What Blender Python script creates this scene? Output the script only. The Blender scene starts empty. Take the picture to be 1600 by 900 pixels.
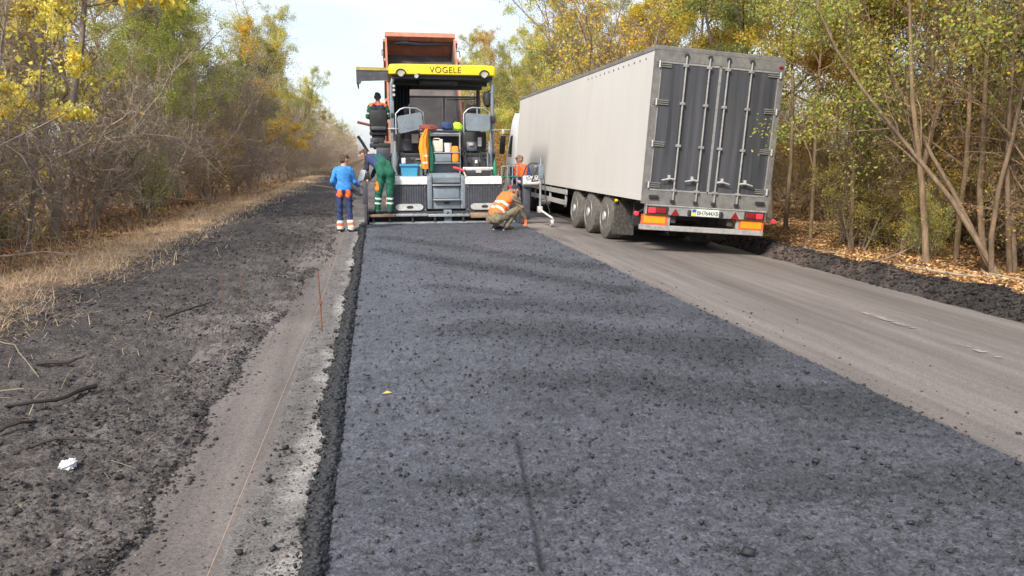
import bpy, bmesh, math, random
import numpy as np
from mathutils import Vector, Matrix
R = math.radians
random.seed(7); rng = np.random.default_rng(7)
S = bpy.context.scene
COL = S.collection

# ------------------------------------------------------------------ camera
cam = bpy.data.cameras.new('camera'); camo = bpy.data.objects.new('camera', cam); COL.objects.link(camo)
cam.sensor_width = 36.0; cam.lens = 27.0; cam.clip_start = 0.05; cam.clip_end = 5000
YAW, PITCH, CAMZ = R(10.0), R(9.85), 1.68
camo.location = (0, 0, CAMZ); camo.rotation_euler = (R(90) - PITCH, 0, -YAW)
S.camera = camo
S.render.resolution_x, S.render.resolution_y = 1024, 576
# ------------------------------------------------------------------ sky and sun
SUN_EL, SUN_AZ = R(40), R(222)          # azimuth clockwise from +Y: behind the camera, to the left
w = bpy.data.worlds.new('World'); S.world = w; w.use_nodes = True
nt = w.node_tree; nt.nodes.clear()
def wn(t, **k):
    n = nt.nodes.new(t)
    for a, b in k.items(): setattr(n, a, b)
    return n
sky = wn('ShaderNodeTexSky', sky_type='NISHITA', sun_disc=False, sun_elevation=SUN_EL, sun_rotation=SUN_AZ)
sky.air_density = 1.0; sky.dust_density = 2.0; sky.ozone_density = 1.0
tc = wn('ShaderNodeTexCoord'); mp = wn('ShaderNodeMapping'); mp.inputs['Scale'].default_value = (1.0, 1.0, 3.2)
nz = wn('ShaderNodeTexNoise'); nz.inputs['Scale'].default_value = 2.3; nz.inputs['Detail'].default_value = 7; nz.inputs['Roughness'].default_value = 0.56
rp = wn('ShaderNodeValToRGB'); rp.color_ramp.elements[0].position = 0.38; rp.color_ramp.elements[1].position = 0.66
rp.color_ramp.elements[0].color = (0.25, 0.25, 0.25, 1); rp.color_ramp.elements[1].color = (0.92, 0.92, 0.92, 1)
mx = wn('ShaderNodeMix', data_type='RGBA'); mx.inputs['B'].default_value = (5.0, 5.3, 5.95, 1)
bg = wn('ShaderNodeBackground'); bg.inputs['Strength'].default_value = 0.1
out = wn('ShaderNodeOutputWorld')
L = nt.links.new
L(tc.outputs['Generated'], mp.inputs['Vector']); L(mp.outputs[0], nz.inputs['Vector']); L(nz.outputs['Fac'], rp.inputs['Fac'])
L(rp.outputs['Color'], mx.inputs['Factor']); L(sky.outputs[0], mx.inputs['A']); L(mx.outputs['Result'], bg.inputs['Color']); L(bg.outputs[0], out.inputs['Surface'])
sun = bpy.data.lights.new('sun', 'SUN'); sun.energy = 2.6; sun.angle = R(11); sun.color = (1.0, 0.93, 0.82)
suno = bpy.data.objects.new('sun', sun); COL.objects.link(suno)
sd = Vector((math.sin(SUN_AZ) * math.cos(SUN_EL), math.cos(SUN_AZ) * math.cos(SUN_EL), math.sin(SUN_EL)))
suno.rotation_euler = sd.to_track_quat('Z', 'Y').to_euler(); suno.location = sd * 60
vs = S.view_settings; vs.view_transform = 'Standard'; vs.look = 'None'; vs.gamma = 1.0; vs.exposure = 1.22; vs.use_curve_mapping = False
S.cycles.use_denoising = True; S.cycles.max_bounces = 12; S.cycles.diffuse_bounces = 8; S.cycles.transmission_bounces = 8; S.cycles.transparent_max_bounces = 8; S.cycles.use_adaptive_sampling = True
S.cycles.adaptive_threshold = 0.02

# ------------------------------------------------------------------ noise
_lat = {}
def vnoise(x, y, seed=0):
    if seed not in _lat: _lat[seed] = np.random.default_rng(seed + 100).random((256, 256))
    g = _lat[seed]
    xi = np.floor(x).astype(int); yi = np.floor(y).astype(int); fx = x - xi; fy = y - yi
    fx = fx * fx * (3 - 2 * fx); fy = fy * fy * (3 - 2 * fy)
    a = g[xi % 256, yi % 256]; b = g[(xi + 1) % 256, yi % 256]; c = g[xi % 256, (yi + 1) % 256]; d = g[(xi + 1) % 256, (yi + 1) % 256]
    return (a * (1 - fx) + b * fx) * (1 - fy) + (c * (1 - fx) + d * fx) * fy
def fbm(x, y, sc, octv=4, seed=0, gain=0.5):
    x = np.asarray(x, float); y = np.asarray(y, float); s = 0; a = 1; t = 0
    for o in range(octv):
        s = s + a * vnoise(x * sc + 17.3 * o, y * sc + 9.1 * o, seed + o); t += a; a *= gain; sc *= 2.03
    return s / t
def sstep(a, b, x):
    t = np.clip((x - a) / (b - a), 0, 1); return t * t * (3 - 2 * t)

# ------------------------------------------------------------------ materials
def mat(name, col, rough=0.6, metal=0.0, var=0.12, scale=6.0, bump=0.0, bscale=60.0, col2=None, spec=0.5, dirt=None, dirtamt=0.0, trans=0.0,
        attr=None, coord='Object', stretch=None, emit=0.0, coat=0.0, objcol=False, speck=0.0, sscale=200.0):
    m = bpy.data.materials.new(name); m.use_nodes = True; t = m.node_tree; t.nodes.clear()
    N = lambda k: t.nodes.new(k)
    o = N('ShaderNodeOutputMaterial'); p = N('ShaderNodeBsdfPrincipled'); k = t.links.new
    p.inputs['Roughness'].default_value = rough; p.inputs['Metallic'].default_value = metal; p.inputs['Specular IOR Level'].default_value = spec
    p.inputs['Coat Weight'].default_value = coat
    c = N('ShaderNodeTexCoord'); vec = c.outputs[coord]
    if stretch:
        mpn = N('ShaderNodeMapping'); mpn.inputs['Scale'].default_value = stretch; k(vec, mpn.inputs['Vector']); vec = mpn.outputs[0]
    n = N('ShaderNodeTexNoise'); n.inputs['Scale'].default_value = scale; n.inputs['Detail'].default_value = 5; n.inputs['Roughness'].default_value = 0.6
    k(vec, n.inputs['Vector'])
    r = N('ShaderNodeMapRange'); r.inputs['From Min'].default_value = 0.3; r.inputs['From Max'].default_value = 0.7
    k(n.outputs['Fac'], r.inputs['Value'])
    mixn = N('ShaderNodeMix'); mixn.data_type = 'RGBA'
    lo = tuple(max(0, x * (1 - var)) for x in col); hi = col2 if col2 else tuple(min(1, x * (1 + var)) for x in col)
    mixn.inputs['A'].default_value = (*lo, 1); mixn.inputs['B'].default_value = (*hi, 1); k(r.outputs[0], mixn.inputs['Factor'])
    colout = mixn.outputs['Result']
    if attr:
        a = N('ShaderNodeVertexColor'); a.layer_name = attr
        mm = N('ShaderNodeMix'); mm.data_type = 'RGBA'; mm.blend_type = 'MULTIPLY'; mm.inputs['Factor'].default_value = 1
        k(colout, mm.inputs['A']); k(a.outputs['Color'], mm.inputs['B']); colout = mm.outputs['Result']
    if objcol:
        a = N('ShaderNodeObjectInfo')
        mm = N('ShaderNodeMix'); mm.data_type = 'RGBA'; mm.blend_type = 'MULTIPLY'; mm.inputs['Factor'].default_value = 1
        k(colout, mm.inputs['A']); k(a.outputs['Color'], mm.inputs['B']); colout = mm.outputs['Result']
    if speck:
        n3 = N('ShaderNodeTexNoise'); n3.inputs['Scale'].default_value = sscale; n3.inputs['Detail'].default_value = 3; n3.inputs['Roughness'].default_value = 0.75
        k(c.outputs[coord], n3.inputs['Vector'])
        r3 = N('ShaderNodeMapRange'); r3.inputs['From Min'].default_value = 0.34; r3.inputs['From Max'].default_value = 0.68; r3.inputs['To Min'].default_value = 1 - speck; r3.inputs['To Max'].default_value = 1 + speck * 1.25
        k(n3.outputs['Fac'], r3.inputs['Value'])
        mm = N('ShaderNodeMix'); mm.data_type = 'RGBA'; mm.blend_type = 'MULTIPLY'; mm.inputs['Factor'].default_value = 1
        k(colout, mm.inputs['A']); k(r3.outputs[0], mm.inputs['B']); colout = mm.outputs['Result']
    if dirt:
        n2 = N('ShaderNodeTexNoise'); n2.inputs['Scale'].default_value = scale * 2.3; n2.inputs['Detail'].default_value = 8; n2.inputs['Roughness'].default_value = 0.7
        k(vec, n2.inputs['Vector'])
        r2 = N('ShaderNodeMapRange'); r2.inputs['From Min'].default_value = 0.62 - 0.35 * dirtamt; r2.inputs['From Max'].default_value = 0.75 - 0.2 * dirtamt
        r2.inputs['To Max'].default_value = min(0.9, 0.4 + dirtamt * 0.6); k(n2.outputs['Fac'], r2.inputs['Value'])
        mm = N('ShaderNodeMix'); mm.data_type = 'RGBA'; mm.inputs['B'].default_value = (*dirt, 1)
        k(r2.outputs[0], mm.inputs['Factor']); k(colout, mm.inputs['A']); colout = mm.outputs['Result']
    k(colout, p.inputs['Base Color'])
    if emit:
        k(colout, p.inputs['Emission Color']); p.inputs['Emission Strength'].default_value = emit
    if bump:
        nb = N('ShaderNodeTexNoise'); nb.inputs['Scale'].default_value = bscale; nb.inputs['Detail'].default_value = 6; nb.inputs['Roughness'].default_value = 0.7
        k(c.outputs[coord], nb.inputs['Vector'])
        b = N('ShaderNodeBump'); b.inputs['Strength'].default_value = bump; b.inputs['Distance'].default_value = 0.02
        k(nb.outputs['Fac'], b.inputs['Height']); k(b.outputs[0], p.inputs['Normal'])
    sh = p.outputs[0]
    if trans:
        tb = N('ShaderNodeBsdfTranslucent'); k(colout, tb.inputs['Color'])
        ms = N('ShaderNodeMixShader'); ms.inputs[0].default_value = trans; k(p.outputs[0], ms.inputs[1]); k(tb.outputs[0], ms.inputs[2]); sh = ms.outputs[0]
    k(sh, o.inputs['Surface'])
    return m
M = {}
M['mat'] = mat('fresh_asphalt', (0.077, 0.079, 0.090), 0.46, var=0.2, scale=1.5, bump=1.0, bscale=70, spec=0.55, attr='tint', speck=0.68, sscale=62)
M['crumb'] = mat('asphalt_crumb', (0.024, 0.025, 0.029), 0.6, var=0.3, scale=20, bump=0.4, bscale=150)
M['oldroad'] = mat('old_road', (0.178, 0.160, 0.150), 0.85, var=0.22, scale=1.6, bump=0.5, bscale=110, spec=0.25, stretch=(3.5, 0.18, 1), attr='tint', speck=0.28, sscale=60)
M['milled'] = mat('milled_strip', (0.17, 0.163, 0.158), 0.9, var=0.25, scale=9, bump=1.0, bscale=60, spec=0.2, attr='tint', speck=0.4, sscale=70)
M['dirt'] = mat('packed_dirt', (0.185, 0.148, 0.124), 0.95, var=0.25, scale=4, bump=0.9, bscale=55, spec=0.1, dirt=(0.10, 0.09, 0.085), dirtamt=0.35, speck=0.35, sscale=60)
M['soil'] = mat('dark_soil', (0.092, 0.083, 0.079), 0.95, var=0.3, scale=5, bump=1.0, bscale=45, spec=0.15, attr='tint', speck=0.55, sscale=50)
M['clod'] = mat('soil_clod', (0.078, 0.070, 0.067), 0.95, var=0.4, scale=9, bump=0.8, bscale=90, spec=0.15, attr='tint')
M['ground'] = mat('forest_floor', (0.17, 0.115, 0.07), 0.95, var=0.45, scale=2.2, bump=1.0, bscale=30, spec=0.1, dirt=(0.23, 0.16, 0.09), dirtamt=0.35)
M['straw'] = mat('dry_grass', (0.80, 0.61, 0.41), 0.85, var=0.3, scale=1.3, spec=0.2, attr='tint', trans=0.25)
M['litter'] = mat('leaf_litter', (0.56, 0.35, 0.18), 0.8, var=0.25, scale=1.0, spec=0.2, attr='tint', trans=0.15)
M['leaf'] = mat('tree_leaf', (0.9, 0.9, 0.9), 0.6, var=0.18, scale=0.5, spec=0.25, attr='tint', objcol=True, trans=0.52)
M['bark'] = mat('bark', (0.19, 0.155, 0.125), 0.95, var=0.35, scale=5, bump=0.8, bscale=30, spec=0.1, stretch=(3, 3, 0.7), objcol=True)
M['navy'] = mat('navy_grey_paint', (0.050, 0.055, 0.070), 0.55, var=0.3, scale=5, dirt=(0.12, 0.105, 0.09), dirtamt=0.35)
M['grey'] = mat('blue_grey_paint', (0.17, 0.205, 0.24), 0.5, var=0.15, scale=4, dirt=(0.06, 0.055, 0.05), dirtamt=0.25)
M['steel'] = mat('worn_steel', (0.34, 0.36, 0.38), 0.45, 0.5, var=0.2, scale=7, dirt=(0.08, 0.07, 0.06), dirtamt=0.25)
M['galv'] = mat('galvanised_bar', (0.50, 0.50, 0.49), 0.5, 0.35, var=0.15, scale=8, dirt=(0.16, 0.14, 0.12), dirtamt=0.25)
M['black'] = mat('black_machine', (0.022, 0.023, 0.026), 0.6, var=0.3, scale=6, dirt=(0.07, 0.06, 0.05), dirtamt=0.2)
M['rubber'] = mat('rubber', (0.045, 0.042, 0.040), 0.85, var=0.25, scale=8, bump=0.3, bscale=40, dirt=(0.16, 0.14, 0.12), dirtamt=0.35)
M['tyre_grey'] = mat('dusty_tyre', (0.085, 0.08, 0.075), 0.9, var=0.25, scale=6, bump=0.3, bscale=40, dirt=(0.19, 0.17, 0.15), dirtamt=0.5)
M['white'] = mat('white_paint', (0.66, 0.66, 0.655), 0.5, var=0.08, scale=4, dirt=(0.26, 0.22, 0.19), dirtamt=0.3)
M['dirtywhite'] = mat('grimy_white_bar', (0.33, 0.325, 0.32), 0.6, var=0.15, scale=6, dirt=(0.16, 0.14, 0.13), dirtamt=0.45)
M['yellow'] = mat('yellow_paint', (0.78, 0.56, 0.012), 0.4, var=0.06, scale=3, dirt=(0.35, 0.25, 0.05), dirtamt=0.08)
M['yellow_dirty'] = mat('dirty_yellow_panel', (0.42, 0.34, 0.07), 0.6, var=0.2, scale=4, dirt=(0.13, 0.11, 0.08), dirtamt=0.4)
M['plank'] = mat('walkway_plank', (0.25, 0.17, 0.12), 0.85, var=0.3, scale=5, bump=0.4, bscale=40, stretch=(0.5, 3, 3), dirt=(0.07, 0.06, 0.055), dirtamt=0.3)
M['lettering'] = mat('dark_lettering', (0.02, 0.02, 0.02), 0.5)
M['lens'] = mat('lamp_lens', (0.40, 0.40, 0.39), 0.25, var=0.1)
M['orange_bed'] = mat('orange_tipper', (0.43, 0.165, 0.10), 0.65, var=0.2, scale=2, dirt=(0.17, 0.12, 0.10), dirtamt=0.45)
M['bed_inside'] = mat('scraped_bed_inside', (0.10, 0.10, 0.105), 0.7, var=0.4, scale=1.6, col2=(0.17, 0.14, 0.13), dirt=(0.05, 0.05, 0.052), dirtamt=0.5, bump=0.3, bscale=8)
M['trailer_side'] = mat('trailer_side', (0.52, 0.507, 0.485), 0.5, var=0.05, scale=0.5, spec=0.4, dirt=(0.50, 0.46, 0.41), dirtamt=0.3, stretch=(1, 1.6, 0.35))
M['rod'] = mat('dull_lock_rod', (0.30, 0.30, 0.295), 0.55, 0.3, var=0.2, scale=8, dirt=(0.12, 0.10, 0.09), dirtamt=0.3)
M['trailer_door'] = mat('trailer_door', (0.038, 0.041, 0.050), 0.5, var=0.3, scale=2.4, stretch=(3.0, 1, 0.12), col2=(0.075, 0.077, 0.088), dirt=(0.14, 0.13, 0.125), dirtamt=0.12)
M['trailer_frame'] = mat('trailer_frame', (0.15, 0.145, 0.14), 0.6, var=0.3, scale=5, dirt=(0.26, 0.24, 0.22), dirtamt=0.3)
M['chassis'] = mat('chassis', (0.05, 0.047, 0.044), 0.8, var=0.3, scale=6, dirt=(0.14, 0.12, 0.10), dirtamt=0.3)
M['redlamp'] = mat('red_lamp', (0.22, 0.012, 0.016), 0.25, var=0.1)
M['redlit'] = mat('lit_red_lamp', (0.80, 0.03, 0.05), 0.3, var=0.05, emit=0.35)
M['orange_reflector'] = mat('orange_reflector', (0.85, 0.30, 0.012), 0.4, var=0.08, scale=10)
M['orange_red'] = mat('orange_red_border', (0.70, 0.12, 0.045), 0.5)
M['plate_green'] = mat('plate_face', (0.62, 0.68, 0.60), 0.45)
M['blue_flat'] = mat('blue_band', (0.03, 0.12, 0.42), 0.5)
M['yellow_flat'] = mat('yellow_band', (0.75, 0.6, 0.05), 0.5)
M['glass'] = mat('dark_glass', (0.03, 0.035, 0.04), 0.08, var=0.1, spec=0.7)
M['cabwhite'] = mat('cab_paint', (0.78, 0.79, 0.80), 0.3, var=0.03, coat=0.3)
M['skin'] = mat('skin', (0.52, 0.28, 0.20), 0.55, var=0.1, scale=20)
M['hair'] = mat('brown_hair', (0.06, 0.038, 0.025), 0.7, var=0.3, scale=60, bump=0.3)
M['hair_fair'] = mat('fair_hair', (0.20, 0.14, 0.085), 0.7, var=0.3, scale=60, bump=0.3)
M['blue_cloth'] = mat('bright_blue_knit', (0.045, 0.24, 0.62), 0.85, var=0.15, scale=14, bump=0.3, bscale=25)
M['navy_cloth'] = mat('navy_workwear', (0.025, 0.045, 0.13), 0.85, var=0.25, scale=12, bump=0.3, bscale=20)
M['dark_cloth'] = mat('dark_navy_cloth', (0.020, 0.025, 0.042), 0.85, var=0.3, scale=12, bump=0.3, bscale=20)
M['green_cloth'] = mat('green_workwear', (0.008, 0.10, 0.060), 0.85, var=0.25, scale=10, bump=0.3, bscale=20)
M['khaki'] = mat('khaki_camouflage', (0.17, 0.14, 0.085), 0.9, var=0.45, scale=16, bump=0.3, bscale=25, col2=(0.25, 0.21, 0.14))
M['orange_cloth'] = mat('orange_high_visibility', (0.90, 0.16, 0.035), 0.8, var=0.12, scale=12, bump=0.3, bscale=20)
M['orange_bright'] = mat('orange_jacket', (0.92, 0.26, 0.02), 0.8, var=0.1, scale=10, bump=0.3, bscale=20)
M['reflective'] = mat('reflective_tape', (0.72, 0.73, 0.70), 0.4, var=0.08, scale=20)
M['shoe'] = mat('dark_shoe', (0.025, 0.023, 0.025), 0.7)
M['sole'] = mat('pale_sole', (0.6, 0.58, 0.55), 0.7)
M['eye'] = mat('eye', (0.03, 0.02, 0.02), 0.3)
M['lip'] = mat('lip', (0.36, 0.13, 0.11), 0.5)
M['glove'] = mat('orange_glove', (0.72, 0.16, 0.06), 0.8, var=0.15, scale=20)
M['beanie'] = mat('grey_beanie', (0.05, 0.062, 0.075), 0.9, var=0.2, scale=40, bump=0.3)
M['blueplastic'] = mat('blue_plastic', (0.05, 0.27, 0.44), 0.45, var=0.1)
M['pvc_white'] = mat('milky_plastic', (0.60, 0.55, 0.46), 0.5, var=0.1)
M['bottle'] = mat('green_clear_plastic', (0.22, 0.32, 0.27), 0.2, var=0.2)
M['red'] = mat('red_plastic', (0.55, 0.04, 0.06), 0.5)
M['lime'] = mat('lime_vest', (0.42, 0.80, 0.03), 0.8)
M['brown_cloth'] = mat('red_brown_cloth', (0.20, 0.055, 0.04), 0.9)
M['rust'] = mat('rusty_pin', (0.17, 0.075, 0.04), 0.85, var=0.4, scale=30)
M['string'] = mat('orange_string', (0.45, 0.30, 0.22), 0.8)
M['paper'] = mat('white_scrap', (0.62, 0.62, 0.63), 0.8)
M['stick'] = mat('dead_stick', (0.28, 0.22, 0.16), 0.9, var=0.3)
M['darkstick'] = mat('dark_stick', (0.045, 0.035, 0.03), 0.95, var=0.3)
M['marking'] = mat('worn_road_paint', (0.34, 0.315, 0.29), 0.8, var=0.2, scale=6, dirt=(0.17, 0.15, 0.135), dirtamt=0.7)
M['greenpaint'] = mat('green_gas_bottle', (0.01, 0.16, 0.09), 0.45)
M['litter_leaf'] = mat('fallen_leaf', (0.55, 0.36, 0.12), 0.7)
M['wood'] = mat('shovel_handle', (0.10, 0.06, 0.04), 0.7)

# ------------------------------------------------------------------ mesh collector
ORG = {}
class MB:
    def __init__(s): s.v = []; s.f = []
    def add(s, vs_, fs):
        n = len(s.v); s.v.extend([tuple(p) for p in vs_]); s.f.extend([tuple(i + n for i in q) for q in fs]); return s
    def box(s, x0, x1, y0, y1, z0, z1, ch=0.0, mtx=None):
        x0, x1 = min(x0, x1), max(x0, x1); y0, y1 = min(y0, y1), max(y0, y1); z0, z1 = min(z0, z1), max(z0, z1)
        if ch <= 0:
            vs_ = [(x, y, z) for z in (z0, z1) for y in (y0, y1) for x in (x0, x1)]
            fs = [(0, 2, 3, 1), (4, 5, 7, 6), (0, 1, 5, 4), (2, 6, 7, 3), (0, 4, 6, 2), (1, 3, 7, 5)]
        else:
            ch = min(ch, (x1 - x0) * .45, (y1 - y0) * .45, (z1 - z0) * .45)
            b = bmesh.new(); bmesh.ops.create_cube(b, size=1)
            for q in b.verts: q.co = Vector(((x0 + x1) / 2 + q.co.x * (x1 - x0), (y0 + y1) / 2 + q.co.y * (y1 - y0), (z0 + z1) / 2 + q.co.z * (z1 - z0)))
            bmesh.ops.bevel(b, geom=b.edges[:], offset=ch, segments=2, affect='EDGES', profile=0.5)
            b.verts.index_update(); vs_ = [tuple(q.co) for q in b.verts]; fs = [tuple(q.index for q in fc.verts) for fc in b.faces]; b.free()
        if mtx is not None: vs_ = [tuple(mtx @ Vector(p)) for p in vs_]
        return s.add(vs_, fs)
    def tube(s, pts, r, n=8, cap=True):
        pts = [Vector(p) for p in pts]; m = len(pts)
        rs = r if isinstance(r, (list, tuple)) else [r] * m
        ref = None; vs_ = []; fs = []
        for i, p in enumerate(pts):
            d = (pts[min(i + 1, m - 1)] - pts[max(i - 1, 0)]).normalized()
            if ref is None: ref = Vector((0, 0, 1)) if abs(d.z) < 0.9 else Vector((1, 0, 0))
            a = d.cross(ref).normalized(); b = d.cross(a); ref = -b if b.length else ref
            ref = a.cross(d)
            for k in range(n):
                t = 2 * math.pi * k / n; vs_.append(p + (a * math.cos(t) + ref * math.sin(t)) * rs[i])
        for i in range(m - 1):
            for k in range(n): fs.append((i * n + k, i * n + (k + 1) % n, (i + 1) * n + (k + 1) % n, (i + 1) * n + k))
        if cap: fs.append(tuple(range(n))[::-1]); fs.append(tuple((m - 1) * n + k for k in range(n)))
        return s.add(vs_, fs)
    def prism(s, poly, a0, a1, axis='y'):
        n = len(poly); vs_ = []
        for a in (a0, a1):
            for (p, q) in poly: vs_.append({'y': (p, a, q), 'x': (a, p, q), 'z': (p, q, a)}[axis])
        fs = [tuple(range(n)), tuple(range(n, 2 * n))[::-1]] + [(i, i + n, (i + 1) % n + n, (i + 1) % n) for i in range(n)]
        return s.add(vs_, fs)
    def lathe(s, prof, c, axis='x', n=24):
        vs_ = []; fs = []; m = len(prof)
        for (a, r) in prof:
            for k in range(n):
                t = 2 * math.pi * k / n; u, w_ = r * math.cos(t), r * math.sin(t)
                q = {'x': (a, u, w_), 'y': (u, a, w_), 'z': (u, w_, a)}[axis]; vs_.append((q[0] + c[0], q[1] + c[1], q[2] + c[2]))
        for i in range(m - 1):
            for k in range(n): fs.append((i * n + k, i * n + (k + 1) % n, (i + 1) * n + (k + 1) % n, (i + 1) * n + k))
        if prof[0][1] > 1e-6: fs.append(tuple(range(n))[::-1])
        if prof[-1][1] > 1e-6: fs.append(tuple((m - 1) * n + k for k in range(n)))
        return s.add(vs_, fs)
    def build(s, name, m, parent=None, smooth=False, label=None):
        me = bpy.data.meshes.new(name); o_ = ORG.get(parent, Vector((0, 0, 0)))
        me.from_pydata([(x - o_[0], y - o_[1], z - o_[2]) for x, y, z in s.v], [], s.f)
        b = bmesh.new(); b.from_mesh(me); bmesh.ops.recalc_face_normals(b, faces=b.faces[:]); b.to_mesh(me); b.free()
        me.materials.append(M[m] if isinstance(m, str) else m)
        if smooth:
            me.polygons.foreach_set('use_smooth', [True] * len(me.polygons)); me.set_sharp_from_angle(angle=R(38))
        o = bpy.data.objects.new(name, me); COL.objects.link(o)
        if parent is not None: o.parent = parent; ORG[o] = o_
        if label: o['label'] = label
        return o
def tag(o, label=None, cat=None, group=None, kind=None):
    if label: o['label'] = label
    if cat: o['category'] = cat
    if group: o['group'] = group
    if kind: o['kind'] = kind
    return o
def thing(name, label, cat, loc=(0, 0, 0), group=None, local=False, rot=None):
    o = bpy.data.objects.new(name, None); COL.objects.link(o); o.location = loc; o.empty_display_size = 0.2
    if rot: o.rotation_euler = rot
    ORG[o] = Vector((0, 0, 0)) if local else Vector(loc)
    return tag(o, label, cat, group)
def box(name, m, p, x0, x1, y0, y1, z0, z1, ch=0.0, label=None): return MB().box(x0, x1, y0, y1, z0, z1, ch).build(name, m, p, label=label, smooth=ch > 0)
def tube(name, m, p, pts, r, n=8): return MB().tube(pts, r, n).build(name, m, p, smooth=True)
def raw(name, V, F, m, attr=None, smooth=False, parent=None, loop_attr=False):
    """big numpy mesh; F an (n,3|4) array; attr = per-vertex colour (n,3)"""
    V = np.asarray(V, np.float32); F = np.asarray(F, np.int32); k = F.shape[1]
    me = bpy.data.meshes.new(name); me.vertices.add(len(V)); me.vertices.foreach_set('co', V.ravel())
    me.loops.add(F.size); me.loops.foreach_set('vertex_index', F.ravel()); me.polygons.add(len(F))
    me.polygons.foreach_set('loop_start', np.arange(0, F.size, k, dtype=np.int32))
    if smooth: me.polygons.foreach_set('use_smooth', np.ones(len(F), bool))
    if attr is not None:
        a = me.color_attributes.new('tint', 'FLOAT_COLOR', 'POINT')
        c = np.ones((len(V), 4), np.float32); c[:, :3] = attr; a.data.foreach_set('color', c.ravel())
    me.update(calc_edges=True); me.materials.append(M[m])
    o = bpy.data.objects.new(name, me); COL.objects.link(o)
    if parent is not None: o.parent = parent
    return o
def grid(xs, ys):
    X, Y = np.meshgrid(xs, ys); nx, ny = len(xs), len(ys)
    i = (np.arange(ny - 1)[:, None] * nx + np.arange(nx - 1)[None]).ravel()
    return X.ravel(), Y.ravel(), np.stack([i, i + 1, i + nx + 1, i + nx], 1)
def graded(y0, y1, k):
    ys = [y0]
    while ys[-1] < y1: ys.append(ys[-1] + max(k * abs(ys[-1]), 0.01))
    return np.array(ys)
def clumps(P, size, tint=None, flat=0.75, seed=1):
    """many irregular little stones: P (n,3), size (n,)"""
    r_ = np.random.default_rng(seed); n = len(P)
    bv = np.array([[1, 0, 0], [-.5, .87, 0], [-.5, -.87, 0], [.45, .75, .8], [-.85, 0, .8], [.45, -.75, .8], [0, 0, -.9]], float)
    bf = np.array([[0, 3, 5], [0, 1, 3], [1, 4, 3], [1, 2, 4], [2, 5, 4], [2, 0, 5], [3, 4, 5], [0, 6, 1], [1, 6, 2], [2, 6, 0]])
    nv = len(bv)
    j = bv[None] * (1 + r_.uniform(-0.38, 0.38, (n, nv, 1)))
    sc = r_.uniform(0.65, 1.25, (n, 1, 3)); sc[:, :, 2] *= flat; j = j * sc
    th = r_.uniform(0, 6.28, n); c, s = np.cos(th)[:, None], np.sin(th)[:, None]
    x = j[:, :, 0] * c - j[:, :, 1] * s; y = j[:, :, 0] * s + j[:, :, 1] * c
    V = np.stack([x, y, j[:, :, 2]], 2) * np.asarray(size)[:, None, None] + P[:, None, :]
    F = bf[None] + (np.arange(n) * nv)[:, None, None]
    T = None if tint is None else np.repeat(np.asarray(tint)[:, None, :], nv, 1).reshape(-1, 3)
    return V.reshape(-1, 3), F.reshape(-1, 3), T

# ================================================================== SETTING
MATL, MATR = -0.27, 3.52
def road_z(X):          # old carriageway: level under the new mat, falling to the right verge
    return np.where(X < MATR, -0.045, -0.045 - 0.07 * (X - MATR))
def floor_z(X, Y):      # forest floor either side
    n = fbm(X, Y, 0.35, 4, 3) - 0.5
    zl = 0.0 + 0.30 * sstep(-4.5, -14, X) + 0.25 * n
    zr = -0.20 + 0.35 * sstep(8.5, 20, X) + 0.30 * n
    z = np.where(X < 2, zl, zr)
    inside = sstep(-5.0, -4.2, X) * (1 - sstep(7.9, 8.6, X))
    return z * (1 - inside) + (-0.62) * inside
xs = np.concatenate([-np.geomspace(400, 16, 24), np.arange(-15.5, 22.1, 0.35), np.geomspace(24, 400, 24)])
ys = np.concatenate([[-120, -60, -30, -12, -6], np.arange(-2, 40, 0.4), np.geomspace(41, 900, 50)])
X, Y, F = grid(xs, ys)
raw('ground', np.stack([X, Y, floor_z(X, Y)], 1), F, 'ground', smooth=True)['kind'] = 'structure'

# old carriageway
xs = np.concatenate([np.arange(-1.6, 3.4, 0.5), [3.45], np.linspace(3.52, 8.3, 90)]); ys = np.concatenate([[-60, -20, -5, 0], graded(1.0, 500, 0.02)])
X, Y, F = grid(xs, ys)
Z = road_z(X) + 0.006 * (fbm(X, Y, 1.2, 3, 5) - 0.5) - 0.25 * sstep(7.9, 8.3, X)
t = 0.82 + 0.36 * fbm(X * 3.0, Y * 0.05, 1.0, 4, 11)
t *= 1 - 0.16 * np.exp(-((X - 5.0) / 0.3) ** 2) + 0.10 * np.exp(-((X - 4.0) / 0.25) ** 2) - 0.14 * np.exp(-((X - 6.75) / 0.35) ** 2)
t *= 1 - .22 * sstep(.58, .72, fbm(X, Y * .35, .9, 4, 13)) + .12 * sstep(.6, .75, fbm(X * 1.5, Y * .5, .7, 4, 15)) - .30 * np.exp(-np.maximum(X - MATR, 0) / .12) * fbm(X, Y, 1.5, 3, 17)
raw('old_road', np.stack([X, Y, Z], 1), F, 'oldroad', np.stack([t * 1.02, t, t * 0.99], 1), True)['kind'] = 'structure'
old_road = bpy.data.objects['old_road']
for k, (x0, x1, y0, y1) in enumerate([(5.70, 5.82, 7.3, 8.3), (5.66, 5.76, 5.9, 6.6)]):
    n = 26; P = []
    for i in range(n):
        yy = y0 + (y1 - y0) * i / (n - 1); e = min(1, min(i, n - 1 - i) / 4 + 0.15)
        a = x0 + random.uniform(-.012, .02) + (1 - e) * .03; b_ = x1 - random.uniform(-.012, .02) - (1 - e) * .03
        P += [(a, yy, float(road_z(np.array(a))) + 0.008), (b_, yy, float(road_z(np.array(b_))) + 0.008)]
    mb = MB(); mb.add(P, [(2 * i, 2 * i + 1, 2 * i + 3, 2 * i + 2) for i in range(n - 1) if random.random() > 0.45]); mb.build('worn_marking', 'marking', old_road)

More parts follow.
